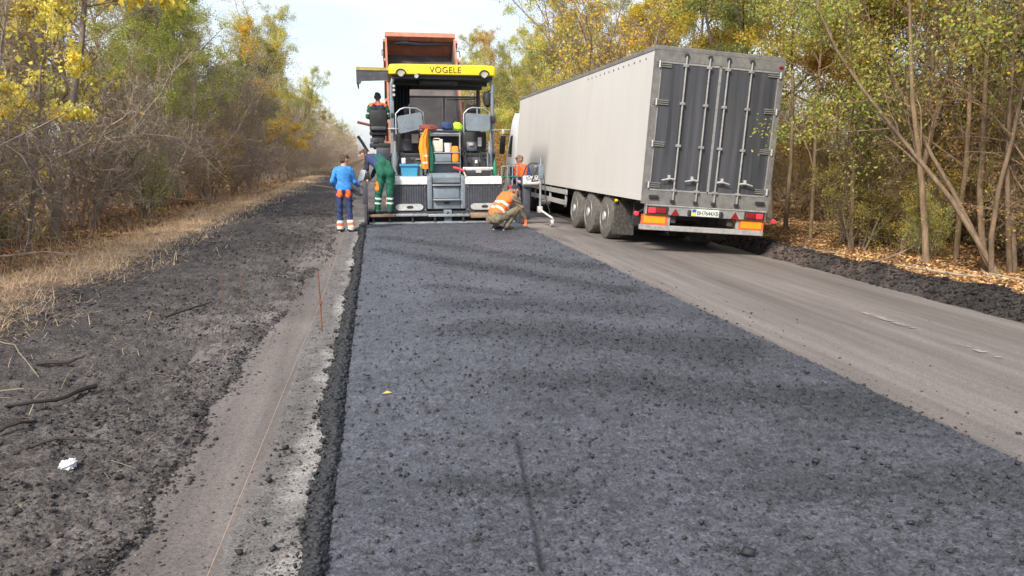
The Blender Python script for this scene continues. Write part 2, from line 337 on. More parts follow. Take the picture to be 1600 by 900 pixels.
# new asphalt mat
def bands(X, Y):
    """coarse, darker laid streaks that run across the mat"""
    n = fbm(X, Y, 0.9, 3, 21) - 0.5
    d = 0
    for (x0, y0, x1, y1, wd, am) in [(0.2, 16.0, 3.2, 11.2, 0.40, 0.62), (0.0, 13.9, 3.0, 9.2, 0.32, 0.75), (0.7, 9.9, 1.6, 9.1, 0.22, 0.55), (1.0, 7.3, 3.0, 6.0, 0.65, 0.65), (0.9, 8.6, 2.6, 8.0, 0.4, 0.5),
                                 (1.1, 5.6, 3.3, 4.6, 0.45, 0.55), (0.35, 3.75, 0.85, 3.6, 0.16, 0.55), (1.9, 3.4, 3.3, 3.3, 0.2, 0.3)]:
        dx, dy = x1 - x0, y1 - y0; q = np.clip(((X - x0) * dx + (Y - y0) * dy) / (dx * dx + dy * dy), 0, 1)
        dist = np.hypot((X - x0 - q * dx), (Y - y0 - q * dy)) + n * 0.45 * wd / 0.4
        d = np.maximum(d, am * (1 - sstep(wd * 0.15, wd * 1.25, dist)))
    return d
def seam(X, Y):
    xc = 0.81 - (4.43 - Y) * 0.112
    return np.where(Y < 4.5, np.exp(-((X - xc) / 0.013) ** 2), 0) * sstep(4.5, 4.2, Y)
def mat_z(X, Y, fine=True):
    g = 1 - np.abs(2 * fbm(X, Y, 26, 3, 31) - 1)
    h = 0.007 * (fbm(X, Y, 11, 3, 30) - 0.5) + 0.008 * (g - 0.6) + 0.015 * (fbm(X, Y, 44, 2, 34) - 0.5)
    h = h + 0.016 * np.maximum(fbm(X, Y, 17, 2, 37) - 0.66, 0) / 0.34
    pits = sstep(0.62, 0.75, fbm(X, Y * 1.6, 9, 3, 36)); h = h - 0.010 * pits
    h = h * (1 + 0.6 * bands(X, Y)) + .016 * (fbm(X, Y, 62, 2, 35) - .5) - 0.022 * seam(X, Y) - 0.007 * np.where(Y < 4.4, sstep(-0.01, 0.03, X - (0.81 - (4.43 - Y) * 0.112)), 0)
    return h
xs = np.concatenate([np.arange(MATL, MATR, 0.0125), [MATR]]); ys = graded(2.2, 21, 0.0047)
X, Y, F = grid(xs, ys)
rag = (fbm(Y, Y * 0 + 3, 2.2, 4, 44) - 0.5)
Xr = np.where(X > MATR - 0.25, X + rag * 0.07 * sstep(MATR - 0.25, MATR, X), X)
edge = sstep(MATR - 0.02, MATR, X) + sstep(MATL + 0.02, MATL, X)
Z = mat_z(Xr, Y) - 0.055 * edge
b = bands(Xr, Y); pits = sstep(0.60, 0.72, fbm(X, Y * 1.6, 9, 3, 36))
t = (1.22 - .08 * X + 0.5 * (fbm(X, Y, 0.8, 3, 41) - 0.5)) * (1 - 0.70 * b) * (1 - 0.6 * seam(X, Y)) * (1 - 0.25 * pits) * (0.70 + 0.6 * fbm(X, Y, 30, 2, 47)) * (1 - .35 * sstep(.58, .70, fbm(X, Y * 1.4, 24, 2, 48)))  # shade inside the larger and finer pits is painted into this tint
raw('asphalt_mat', np.stack([Xr, Y, Z], 1), F, 'mat', np.stack([t * 0.97, t * 0.99, t * 1.06], 1), True)['kind'] = 'structure'
def scatter_mat(n, seed, power=1.0):
    r_ = np.random.default_rng(seed)
    y = 2.4 * (17.5 / 2.4) ** r_.random(n); x = r_.uniform(MATL + .02, MATR - .02, n)
    keep = r_.random(n) < (0.22 + 0.9 * bands(x, y)) ; return x[keep], y[keep]
x, y = scatter_mat(34000, 5)
s = rng.gamma(1.6, 0.0030, len(x)) + 0.0022; s = np.minimum(s, 0.016)
V, F, _ = clumps(np.stack([x, y, mat_z(x, y) + s * 0.25], 1), s, None, 0.8, 2)
tag(raw('asphalt_crumbs', V, F, 'crumb'), 'loose black asphalt crumbs scattered over the fresh mat', 'asphalt crumbs', kind='stuff')
# loose black windrow along the left edge of the mat
n = 24000; y = 2.3 * (19.3 / 2.3) ** rng.random(n); q = rng.random(n)
wl = 0.15 * (0.35 + 1.3 * fbm(y, y * 0, 1.6, 5, 51, .65)); off = (q ** 0.9) * wl
x = MATL + 0.035 - off - .06 * (rng.random(n) < .04) * rng.random(n); hgt = np.clip(0.05 * np.sin(np.clip(off / wl, 0, 1) * math.pi), 0, 1) * (0.5 + fbm(y, x, 5, 2, 53))
s = rng.gamma(1.8, 0.0048, n) + 0.004; s = np.minimum(s, 0.026) * np.clip(0.75 + 0.03 * y, 0.8, 1.3)
V, F, _ = clumps(np.stack([x, y, -0.040 + hgt * 1.1 + s * 0.3 * rng.random(n)], 1), s, None, 0.85, 3)
tag(raw('asphalt_windrow', V, F, 'crumb'), 'loose black asphalt rubble ridge along the left mat edge', 'asphalt rubble', kind='stuff')

# light milled strip, packed dirt strip, dark soil shoulder
xs = np.linspace(-0.85, -0.18, 40); ys = graded(2.2, 22, 0.006); X, Y, F = grid(xs, ys)
Z = -0.040 + 0.008 * (fbm(X, Y, 14, 3, 60) - 0.5) + 0.0018 * np.sin(Y * 62 + 5 * fbm(X, Y, 3, 2, 61)) * sstep(-.66, -.6, X) * sstep(14, 8, Y) - 0.05 * sstep(-0.52 - 0.22 * fbm(Y, Y * 0, 1.3, 5, 63, .6), -0.82, X)
t = 0.80 + 0.35 * fbm(X * 1.5, Y, 2.5, 4, 64) + 0.95 * sstep(-.54, -.42, X + 0.16 * (fbm(X, Y, 4, 3, 65) - .5)) * sstep(0.35, 0.6, fbm(X, Y * .7, 2.0, 4, 66) + 0.08)
raw('milled_strip', np.stack([X, Y, Z], 1), F, 'milled', np.stack([t * 1.02, t, t * .99], 1), True)['kind'] = 'structure'
xs = np.linspace(-1.6, -0.5, 56); ys = np.concatenate([graded(2.2, 24, 0.007), [40, 80, 200]]); X, Y, F = grid(xs, ys)
Z = -0.052 + 0.014 * (fbm(X, Y, 7, 4, 70) - 0.5)
raw('dirt_strip', np.stack([X, Y, Z], 1), F, 'dirt', None, True)['kind'] = 'structure'
def soil_edge(Y): return -1.02 - 0.28 * (fbm(Y, Y * 0 + 2, 0.9, 5, 80) - 0.5) - 0.12 * (fbm(Y, Y * 0, 4.0, 3, 81) - .5) + 0.30 * sstep(4.5, 15, Y)
def soil_z(X, Y):
    d = soil_edge(Y) - X                                   # metres left of the soil's edge
    up = sstep(-0.05, 0.16, d) * 0.085 + sstep(0.1, 1.4, d) * 0.07 + sstep(1.9, 3.4, d) * 0.06
    cl = 0.14 * (fbm(X, Y * .7, 1.7, 4, 82) - 0.5) + 0.075 * np.abs(fbm(X, Y, 6.5, 3, 83) - 0.5) + 0.05 * (fbm(X, Y, 19, 3, 84) - 0.5) + 0.045 * (fbm(X, Y, 38, 2, 88) - .5)
    ridge = 0.10 * np.exp(-((X + 2.95 + 0.3 * (fbm(Y, Y * 0, .5, 2, 85) - .5)) / 0.22) ** 2) * sstep(0.35, 0.6, fbm(Y, Y * 0 + 7, 0.8, 3, 86))
    return -0.13 + up + (cl + ridge) * sstep(-0.02, 0.25, d)
xs = np.concatenate([np.arange(-5.5, -2.2, 0.03), np.arange(-2.2, -0.68, 0.016)]); ys = graded(2.2, 60, 0.0085); X, Y, F = grid(xs, ys)
Z = soil_z(X, Y) - 0.35 * sstep(-4.7, -5.5, X)
d = soil_edge(Y) - X
dust = sstep(0.42, 0.62, fbm(X, Y * .8, 2.5, 4, 90)) * np.exp(-np.maximum(d, 0) / 0.22) * sstep(5.5, 8.5, Y) * sstep(22, 13, Y)
grey = sstep(0.45, 0.7, fbm(X, Y, 1.1, 4, 91)) * sstep(1.9, 0.2, d)
t = (0.72 + 0.55 * fbm(X, Y, 1.7, 4, 92)) * (0.75 + 0.5 * fbm(X, Y, 14, 2, 94))
tt = np.stack([t * 1.02, t, t * 0.99], 1) + (3.0 * dust + 0.35 * grey)[:, None] * np.array([1, 1, 1.03])
stw = sstep(-3.5, -4.4, X + 0.8 * (fbm(X, Y, 1.5, 3, 95) - .5)); tt = tt * (1 - stw[:, None]) + stw[:, None] * np.array([4.6, 3.4, 2.3])
raw('soil_shoulder', np.stack([X, Y, Z], 1), F, 'soil', tt, True)['kind'] = 'structure'
n = 52000; y = 2.3 * (28 / 2.3) ** rng.random(n); x = soil_edge(y) - 0.02 - rng.random(n) ** 1.3 * 2.9
k = rng.random(n) < 0.25 + 1.2 * sstep(0.4, 0.65, fbm(x, y, 1.6, 3, 97)); x, y = x[k], y[k]; n = len(x)
s = np.minimum(rng.gamma(1.1, 0.0034, n) + 0.0030, 0.022) * np.clip(.8 + .03 * y, .8, 1.6)
t = rng.uniform(0.45, 1.6, n); d = soil_edge(y) - x; t = t + 2.2 * (rng.random(n) < 0.30 * np.exp(-d / 0.4) * (y > 6)) 
V, F, T = clumps(np.stack([x, y, soil_z(x, y) + s * 0.2], 1), s, np.stack([t, t, t], 1), 0.75, 4)
tag(raw('soil_clods', V, F, 'clod', T), 'loose dark soil clods on the left shoulder', 'soil', kind='stuff')

# right-hand windrow of black spoil beside the old carriageway
def wind_z(X, Y):
    c = 8.05 + 0.25 * (fbm(Y, Y * 0, 0.5, 3, 100) - 0.5)
    h = 0.33 * np.exp(-((X - c) / 0.33) ** 2) * (0.55 + 0.8 * fbm(Y, Y * 0 + 4, 0.8, 4, 101))
    return -0.43 + 0.06 * sstep(8.0, 8.9, X) + h + (0.10 * (fbm(X, Y, 3, 4, 102) - 0.5) + 0.06 * np.abs(fbm(X, Y, 8, 3, 103) - .5) + .04 * (fbm(X, Y, 20, 2, 107) - .5)) * sstep(7.4, 7.8, X)
xs = np.arange(7.35, 9.2, 0.035); ys = graded(3.2, 70, 0.007); X, Y, F = grid(xs, ys)
Z = wind_z(X, Y); t = (0.32 + 0.36 * fbm(X, Y, 2, 4, 104)) * (.7 + .6 * fbm(X, Y, 12, 2, 108))
lf = sstep(8.55, 9.0, X + 0.7 * (fbm(X, Y, 2, 3, 105) - .5))[:, None]; bw = sstep(.45, .7, fbm(X, Y, 1.3, 4, 106))[:, None]; tt = np.stack([t, t, t * 1.02], 1) * (1 - lf) * (1 + bw * np.array([.9, .62, .42])) + lf * np.array([1.9, 1.15, .68])
raw('spoil_windrow', np.stack([X, Y, Z], 1), F, 'soil', tt, True)['kind'] = 'structure'
n = 16000; y = 3.5 * (40 / 3.5) ** rng.random(n); x = 8.05 + rng.normal(0, 0.30, n); s = np.minimum(rng.gamma(1.3, 0.009, n) + 0.005, 0.05)
t = rng.uniform(.25, .85, n); V, F, T = clumps(np.stack([x, y, wind_z(x, y) + s * .2], 1), s, np.stack([t, t, t * 1.03], 1), .75, 6)
tag(raw('spoil_clods', V, F, 'clod', T), 'loose black spoil clods along the right verge', 'soil', kind='stuff')

# ---- dry grass, fallen leaves
def blades(n, xf, yf, zf, L0, L1, wd, seed, up=0.5):
    r_ = np.random.default_rng(seed); y = yf(r_, n); x = xf(r_, n, y); z = zf(x, y)
    l = r_.uniform(L0, L1, n); th = r_.uniform(0, 6.28, n); el = r_.beta(1.3, 1.3 / up - .9, n) * 1.5
    d = np.stack([np.cos(th) * np.cos(el), np.sin(th) * np.cos(el), np.sin(el)], 1); sdv = np.stack([-np.sin(th), np.cos(th), 0 * th], 1)
    p = np.stack([x, y, z], 1); w_ = (wd * r_.uniform(.5, 1.2, n) * np.clip(y / 12, 1, 3))[:, None]
    mid = p + d * (l * .55)[:, None]; d2 = d.copy(); d2[:, 2] -= r_.uniform(0.1, .8, n); tip = mid + d2 * (l * .45)[:, None]; tip[:, 2] = np.maximum(tip[:, 2], p[:, 2] + .005)
    V = np.stack([p - sdv * w_, p + sdv * w_, mid + sdv * w_ * .8, mid - sdv * w_ * .8, tip + sdv * w_ * .1, tip - sdv * w_ * .1], 1)
    i = (np.arange(n) * 6)[:, None]; F = np.concatenate([i + np.array([[0, 1, 2, 3]]), i + np.array([[3, 2, 4, 5]])])
    t = r_.uniform(.7, 1.3, n); T = np.repeat(np.stack([t, t * r_.uniform(.88, 1.02, n), t * r_.uniform(.75, 1.05, n)], 1)[:, None], 6, 1).reshape(-1, 3)
    return V.reshape(-1, 3), F, T
ylog = lambda a, b: (lambda r_, n: a * (b / a) ** r_.random(n))
lz = lambda x, y: np.maximum(floor_z(x, y), np.where(x > -5.2, soil_z(x, y) - 0.35 * sstep(-4.7, -5.5, x), -9))
V, F, T = blades(46000, lambda r_, n, y: -4.45 - 1.0 * (fbm(y, y * 0, .9, 3, 111) - .5) + r_.normal(0, .45, n) * (.5 + 1.2 * fbm(y, y * 0 + 9, 1.1, 3, 112)), ylog(5, 60), lz, .06, .30, .003, 12, .26)
tag(raw('dry_grass', V, F, 'straw', T), 'pale flattened dry grass band between left soil and bushes', 'dry grass', kind='stuff')
V, F, T = blades(5000, lambda r_, n, y: -5.0 + r_.normal(0, .6, n) + .8 * (fbm(y, y * 0, 1.7, 3, 117) - .5), ylog(6, 50), floor_z, .15, .5, .0028, 13, .75)
tag(raw('bush_edge_grass', V, F, 'straw', T * .75), 'thin dry grass standing in front of the left bushes', 'dry grass', kind='stuff')
def leaves(n, xf, yf, zf, s0, s1, seed, pal):
    r_ = np.random.default_rng(seed); y = yf(r_, n); x = xf(r_, n, y); z = zf(x, y) + .012
    s = r_.uniform(s0, s1, n) * np.clip(y / 16, 1, 2.5); th = r_.uniform(0, 6.28, n); tl = r_.normal(0, .35, (n, 2))
    a = np.stack([np.cos(th), np.sin(th), tl[:, 0]], 1) * s[:, None]; b_ = np.stack([-np.sin(th), np.cos(th), tl[:, 1]], 1) * (s * .6)[:, None]; p = np.stack([x, y, z + .25 * s], 1)
    V = np.stack([p - a, p + b_ - a * .1, p + a, p - b_ - a * .1], 1); F = (np.arange(n) * 4)[:, None] + np.array([[0, 1, 2, 3]])
    c = np.array(pal)[r_.integers(0, len(pal), n)] * r_.uniform(.6, 1.25, (n, 1))
    return V.reshape(-1, 3), F, np.repeat(c[:, None], 4, 1).reshape(-1, 3)
rz = lambda x, y: np.maximum(floor_z(x, y), np.where(x < 9.2, wind_z(x, y), -9))
V, F, T = leaves(70000, lambda r_, n, y: 8.2 + r_.gamma(1.5, 2.5, n), ylog(4.5, 45), rz, .018, .044, 21, [(1, 1, 1), (1.15, 1.1, 1.0), (.7, .55, .48), (1.1, 1.2, .85), (1.25, 1.25, 1.3), (.5, .4, .36), (.85, .7, .6)])
tag(raw('fallen_leaves', V, F, 'litter', T), 'orange brown fallen leaves under the right-hand trees', 'fallen leaves', kind='stuff')
V, F, T = leaves(40000, lambda r_, n, y: -4.5 - r_.gamma(1.5, 1.7, n), ylog(6, 50), lz, .02, .046, 22, [(.9, .72, .62), (.62, .48, .44), (1.05, 1.0, .9), (.75, .5, .45), (1.1, 1.15, .8)])
tag(raw('bush_floor_leaves', V, F, 'litter', T), 'brown fallen leaves under the left-hand bushes', 'fallen leaves', kind='stuff')

# small stones pressed into the milled and dirt strips
n = 9000; y = 2.3 * (17 / 2.3) ** rng.random(n); x = rng.uniform(-1.15, -.36, n); s = np.minimum(rng.gamma(1.2, .0022, n) + .0018, .012); t = rng.choice([.8, 1.3, 2.2, 3.2], n, p=[.4, .3, .2, .1]) * rng.uniform(.7, 1.2, n)
V, F, T = clumps(np.stack([x, y, np.full(n, -.040) - .010 * (x < -.66)], 1), s, np.stack([t, t * .96, t * .92], 1), .7, 8)
tag(raw('grit', V, F, 'clod', T), 'fine grit pressed into the pale strip left of the mat', 'grit', kind='stuff')

V, F, T = blades(900, lambda r_, n, y: -1.3 - r_.random(n) ** .7 * 2.6, ylog(2.6, 24), soil_z, .05, .28, .0016, 14, .18)
tag(raw('straw_bits', V, F, 'straw', T * .8), 'stray bits of dry straw strewn over the dark left soil', 'straw', kind='stuff')
n = 500; y = 3.0 * (16 / 3.0) ** rng.random(n); x = MATR + .01 + rng.gamma(.8, .5, n); x = np.minimum(x, 7.4); s = np.minimum(rng.gamma(1.2, .0035, n) + .002, .016)
V, F, _ = clumps(np.stack([x, y, road_z(x) + s * .3], 1), s, None, .7, 9)
tag(raw('road_crumbs', V, F, 'crumb'), 'black asphalt crumbs spilled on the old brown carriageway', 'asphalt crumbs', kind='stuff')

n = 6000; y = 2.3 * (16 / 2.3) ** rng.random(n); x = soil_edge(y) - .16 + np.abs(rng.normal(0, .09, n)) * (1 + (rng.random(n) < .15)); s = np.minimum(rng.gamma(1.1, .0030, n) + .002, .018); t = rng.uniform(.5, 1.5, n) + 1.4 * (rng.random(n) < .15)
V, F, T = clumps(np.stack([x, y, np.maximum(-.050, soil_z(x, y)) + s * .3], 1), s, np.stack([t, t * .97, t * .94], 1), .75, 10)
tag(raw('spilled_soil', V, F, 'clod', T), 'soil crumbs spilled over the edge of the packed dirt strip', 'soil', kind='stuff')

# ================================================================== TREES
class Tree:
    """recursive limbs; wood in one mesh, leaf faces in another"""
    def __init__(s, seed): s.r = random.Random(seed); s.V = []; s.F = []; s.tips = []; s.nr = np.random.default_rng(seed)
    def limb(s, p, d, ln, r0, r1, n, seg, wob, grav):
        pts = [p.copy()]; dirs = []
        for i in range(seg):
            d = (d + Vector((s.r.gauss(0, wob), s.r.gauss(0, wob), s.r.gauss(0, wob) + grav))).normalized()
            p = p + d * (ln / seg); pts.append(p.copy()); dirs.append(d.copy())
        base = len(s.V); a = d.orthogonal().normalized()
        for i, q in enumerate(pts):
            dd = dirs[min(i, seg - 1)]; a = (a - dd * a.dot(dd)).normalized(); b = dd.cross(a); rr = r0 + (r1 - r0) * i / seg
            for k in range(n):
                t = 2 * math.pi * k / n; s.V.append(q + (a * math.cos(t) + b * math.sin(t)) * rr)
        for i in range(seg):
            for k in range(n): s.F.append((base + i * n + k, base + i * n + (k + 1) % n, base + (i + 1) * n + (k + 1) % n, base + (i + 1) * n + k))
        return pts, dirs
    def grow(s, p, d, ln, r, lev, P):
        sides = (8, 5, 4, 3, 3)[min(lev, 4)]; seg = (7, 5, 4, 3, 2)[min(lev, 4)]
        pts, dirs = s.limb(p, d, ln, r, r * P['taper'], sides, seg, P['wob'][min(lev, len(P['wob']) - 1)], P['grav'][min(lev, len(P['grav']) - 1)])
        if lev >= P['leaf_from']:
            for i in range(1, len(pts)): s.tips.append((pts[i], dirs[i - 1], lev))
        if lev >= P['levels']: return
        nb = P['kids'][lev]; st = P['start'][lev]
        for i in range(nb):
            t = st + (1 - st) * (i + s.r.random()) / nb; x = t * seg; k = min(int(x), seg - 1); f = x - k
            q = pts[k].lerp(pts[k + 1], f); dd = dirs[k]
            ax = dd.orthogonal().normalized(); ax.rotate(Matrix.Rotation(s.r.uniform(0, 6.28), 3, dd))
            ang = R(s.r.uniform(*P['ang'][lev])); nd = dd.copy(); nd.rotate(Matrix.Rotation(ang, 3, ax))
            s.grow(q, nd, ln * P['ratio'][lev] * s.r.uniform(.6, 1.2) * (1.15 - .5 * t), max(r * (1 - t * (1 - P['taper'])) * P['thin'], P['rmin']), lev + 1, P)
        if lev == 0 and P.get('fork', 0):
            for i in range(P['fork']):
                nd = (dirs[-1] + Vector((s.r.gauss(0, .35), s.r.gauss(0, .35), .2))).normalized(); s.grow(pts[-1], nd, ln * P['ratio'][0], r * P['taper'], 1, P)
    def wood_mesh(s, name):
        F = np.array([f for f in s.F], np.int32); V = np.array([v[:] for v in s.V], np.float32)
        me = bpy.data.meshes.new(name); me.vertices.add(len(V)); me.vertices.foreach_set('co', V.ravel()); me.loops.add(F.size)
        me.loops.foreach_set('vertex_index', F.ravel()); me.polygons.add(len(F)); me.polygons.foreach_set('loop_start', np.arange(0, F.size, 4, dtype=np.int32))
        me.polygons.foreach_set('use_smooth', np.ones(len(F), bool)); me.update(calc_edges=True); me.materials.append(M['bark']); return me
    def leaf_mesh(s, name, n, size, spread, pal, clump=0.0, droop=0.2):
        T = s.tips; P = np.array([t[0][:] for t in T]); r_ = s.nr
        w_ = np.ones(len(P))
        if clump:                                   # leave gaps: whole neighbourhoods of twigs stay thin
            g = fbm(P[:, 0] * 1.0 + P[:, 2] * .7, P[:, 1] + P[:, 2] * .5, clump, 2, int(r_.integers(0, 50)) + 200); w_ = sstep(.36, .60, g) + .12
        idx = r_.choice(len(P), n, p=w_ / w_.sum()); c = P[idx] + r_.normal(0, spread, (n, 3))
        sz = r_.uniform(.65, 1.25, n)[:, None] * size
        a = r_.normal(0, 1, (n, 3)); a[:, 2] -= droop; a /= np.linalg.norm(a, axis=1)[:, None]; b = np.cross(a, r_.normal(0, 1, (n, 3)) + np.array([0, 0, .8])); b /= np.linalg.norm(b, axis=1)[:, None]
        V = np.stack([c, c + a * sz * .5 + b * sz * .36, c + a * sz * 1.1, c + a * sz * .5 - b * sz * .36], 1).reshape(-1, 3)
        F = (np.arange(n) * 4)[:, None] + np.array([[0, 1, 2, 3]])
        tw = np.repeat(r_.random((int(len(P)), 1)), 1, 1)[idx]
        pa = np.array(pal); ci = np.clip(((tw[:, 0] * .6 + r_.random(n) * .4) * len(pa)).astype(int), 0, len(pa) - 1)
        C = pa[ci] * r_.uniform(.65, 1.3, (n, 1)); C = np.repeat(C[:, None], 4, 1).reshape(-1, 3)
        me = bpy.data.meshes.new(name); me.vertices.add(len(V)); me.vertices.foreach_set('co', V.astype(np.float32).ravel()); me.loops.add(F.size)
        me.loops.foreach_set('vertex_index', F.astype(np.int32).ravel()); me.polygons.add(n); me.polygons.foreach_set('loop_start', np.arange(0, F.size, 4, dtype=np.int32))
        at = me.color_attributes.new('tint', 'FLOAT_COLOR', 'POINT'); cc = np.ones((len(V), 4), np.float32); cc[:, :3] = C; at.data.foreach_set('color', cc.ravel())
        me.update(calc_edges=True); me.materials.append(M['leaf']); return me
UP = Vector((0, 0, 1))
def proto_tall(seed, h, leaves_n, size, lean=(0, 0), clump=.5, kids=(11, 7, 5), r=.11, spread=.10, start=.28, pal=((1, 1, 1),), ratio=(.42, .5, .5)):
    t = Tree(seed); P = dict(taper=.3, wob=(.07, .13, .17, .2), grav=(.05, .03, .0, -.02), leaf_from=2, levels=3, kids=kids, start=(start, .2, .15), ang=((35, 75), (30, 70), (30, 75)), ratio=ratio, thin=.55, rmin=.006, fork=2)
    t.grow(Vector((0, 0, -.15)), Vector((lean[0], lean[1], 1)).normalized(), h * .68, r, 0, P)
    return t.wood_mesh('tall_wood'), t.leaf_mesh('tall_leaf', leaves_n, size, spread, pal, clump)
def proto_shrub(seed, h, stems, leaves_n, size, clump=.6, spread_ang=.55, kids=(11, 7, 5), pal=((1, 1, 1),), r=.045):
    t = Tree(seed); P = dict(taper=.35, wob=(.12, .18, .22, .26), grav=(.03, .02, .0, .0), leaf_from=2, levels=3, kids=kids, start=(.10, .1, .1), ang=((25, 75), (25, 80), (25, 85)), ratio=(.42, .5, .55), thin=.5, rmin=.0045, fork=1)
    for i in range(stems):
        a = t.r.uniform(0, 6.28); q = t.r.uniform(.1, 1) * spread_ang
        t.grow(Vector((math.cos(a) * .25, math.sin(a) * .25, -.1)), Vector((math.cos(a) * q, math.sin(a) * q, 1)).normalized(), h * t.r.uniform(.55, .95), r * t.r.uniform(.6, 1.2), 0, P)
    return t.wood_mesh('shrub_wood'), t.leaf_mesh('shrub_leaf', leaves_n, size, .09, pal, clump)
GR = ((.95, 1.0, .8), (1.05, 1.0, .7), (.8, 1.05, .9), (1.15, 1.0, .6))
YE = ((1.0, 1.0, 1.0), (1.15, .9, .8), (.8, 1.05, .9), (1.1, 1.1, 1.0))
SPAR = ((1, 1, 1), (1.2, .95, .7), (.7, .65, .6), (.9, 1.1, .8))
TALL = [proto_tall(11, 11.5, 40000, .062, (.03, .02), .42, pal=GR), proto_tall(12, 12.5, 40000, .062, (-.06, .03), .42, pal=GR), proto_tall(13, 10.5, 36000, .066, (.05, -.05), .5, pal=YE), proto_tall(14, 13, 40000, .062, (.02, .06), .4, pal=YE)]
AIRY = [proto_tall(15, 11.5, 24000, .058, (.04, .02), .6, r=.075, pal=GR, start=.35), proto_tall(16, 12, 25000, .058, (-.04, .03), .6, r=.08, pal=YE, start=.35)]
WOODY = [proto_tall(21, 9.5, 6500, .072, (.05, .02), .7, kids=(13, 8, 6), r=.10, pal=SPAR, start=.18), proto_tall(22, 10.5, 8500, .072, (-.05, .03), .6, kids=(13, 8, 6), r=.11, pal=SPAR, start=.18)]
SHRUB = [proto_shrub(31, 5.0, 7, 2600, .06, .8, pal=SPAR, kids=(12, 8, 6)), proto_shrub(32, 5.8, 6, 4200, .065, .7, .7, pal=SPAR, kids=(13, 8, 6)), proto_shrub(33, 4.2, 8, 1500, .06, .9, .8, pal=SPAR, kids=(12, 8, 6))]
LEAFY = [proto_shrub(41, 4.0, 5, 9000, .06, .8, .6, kids=(9, 6, 5), pal=YE), proto_shrub(42, 3.0, 6, 6500, .06, .8, .8, kids=(9, 6, 5), pal=GR)]
G_GREEN = (.47, .51, .17); G_OLIVE = (.44, .41, .19); G_YELLOW = (.70, .54, .10); G_YGREEN = (.64, .60, .17); G_ORANGE = (.62, .38, .12); G_BROWN = (.38, .28, .19); G_GREY = (.42, .38, .29)
LT = {G_OLIVE: 'slender half-bare tree with olive leaves in the left thicket', G_YELLOW: 'slender golden yellow tree in the left thicket', G_GREY: 'slender grey half-bare tree in the left thicket', G_YGREEN: 'slender tree with yellow-green leaves in the left thicket', G_BROWN: 'slender tree with brown leaves in the left thicket'}
RT = {G_YGREEN: 'tall yellow-green tree of the row behind the trailer', G_YELLOW: 'tall golden yellow tree of the row behind the trailer', G_ORANGE: 'tall orange-brown tree of the row behind the trailer', G_OLIVE: 'tall olive tree of the row behind the trailer'}
ORD = ['first', 'second', 'third', 'fourth', 'fifth', 'sixth', 'seventh', 'eighth']; seen = {}
def nth(row, visible, text, tail):
    """the first eight of a row that stand in view are told apart by their order"""
    if not visible: return text
    seen[row] = seen.get(row, 0) + 1
    return text if seen[row] > 8 else '%s, %s %s' % (text.replace(' at the front of the left thicket', '').replace(' in the left thicket', '').replace(' of the row behind the trailer', ''), ORD[seen[row] - 1], tail)
tr = random.Random(99)
def put(proto, name, label, cat, group, x, y, sc, leaf, bark=(1, 1, 1), rz=None, tilt=(0, 0), z=None, leafscale=None):
    if z is None: z = float(floor_z(np.array([x]), np.array([y]))[0])
    t = thing(name, label, cat, (x, y, z), group, local=True, rot=(tilt[0], tilt[1], tr.uniform(0, 6.28) if rz is None else rz)); t.scale = (sc * tr.uniform(.92, 1.1), sc * tr.uniform(.92, 1.1), sc)
    k = tr.uniform(.8, 1.2); v = tr.uniform(.88, 1.14)
    for nm, me, c in (('trunk', proto[0], bark), ('crown', proto[1], (leaf[0] * k * v, leaf[1] * k, leaf[2] * k))):
        o = bpy.data.objects.new(nm, me); COL.objects.link(o); o.parent = t; o.color = (*c, 1)
    return t
# --- left side: dense grey-brown thicket, trees behind it
GL = 'thicket along the left verge'
y = 3.0; i = 0
LB = {G_GREY: 'bare grey tangled bush at the front of the left thicket', G_BROWN: 'twiggy bush with rusty brown leaves at the front of the left thicket', G_OLIVE: 'twiggy bush with sparse olive leaves at the front of the left thicket'}
while y < 230:
    lc = tr.choice([G_GREY, G_GREY, G_BROWN, G_OLIVE, G_OLIVE]); put(SHRUB[i % 3], 'roadside_bush', nth('lb', y > 15.5, LB[lc], 'of the left front row'), 'bush', GL, -6.9 + tr.uniform(-.6, .5) - .25 * (i % 2) + .9 * min(1, y / 60), y, tr.uniform(.85, 1.1), lc, (2.0, 1.95, 1.95))
    y += tr.uniform(1.25, 1.9) * (1 + y / 40); i += 1
y = 5.0; i = 0
while y < 300:
    lc = tr.choice([G_OLIVE, G_YGREEN, G_GREY, G_OLIVE, G_BROWN]) if y < 22 else tr.choice([G_OLIVE, G_YGREEN, G_YGREEN, G_GREY, G_YELLOW]); put(TALL[(i // 2) % 4] if (i % 5 in (1, 3) and y > 22) else WOODY[i % 2], 'thicket_tree', nth('lt', y > 19, LT[lc], 'of the left second row'), 'tree', GL, -8.9 + tr.uniform(-.9, .7) + 1.2 * min(1, y / 60), y, tr.uniform(.85, 1.08) * (.80 if (i % 5 in (1, 3) and y > 22) else 1 if y < 40 else .92), lc, (1.9, 1.82, 1.78))
    y += tr.uniform(2.0, 3.2) * (1 + y / 50); i += 1
y = 8.0; i = 0
while y < 60:
    put(WOODY[i % 2], 'thicket_tree', 'tall tree deep inside the left thicket', 'tree', 'trees deep in the left thicket', -13 + tr.uniform(-2, 2), y, tr.uniform(.8, 1.05), tr.choice([G_OLIVE, G_GREY, G_YGREEN, G_BROWN]), (1.4, 1.32, 1.25))
    y += tr.uniform(2.4, 4); i += 1
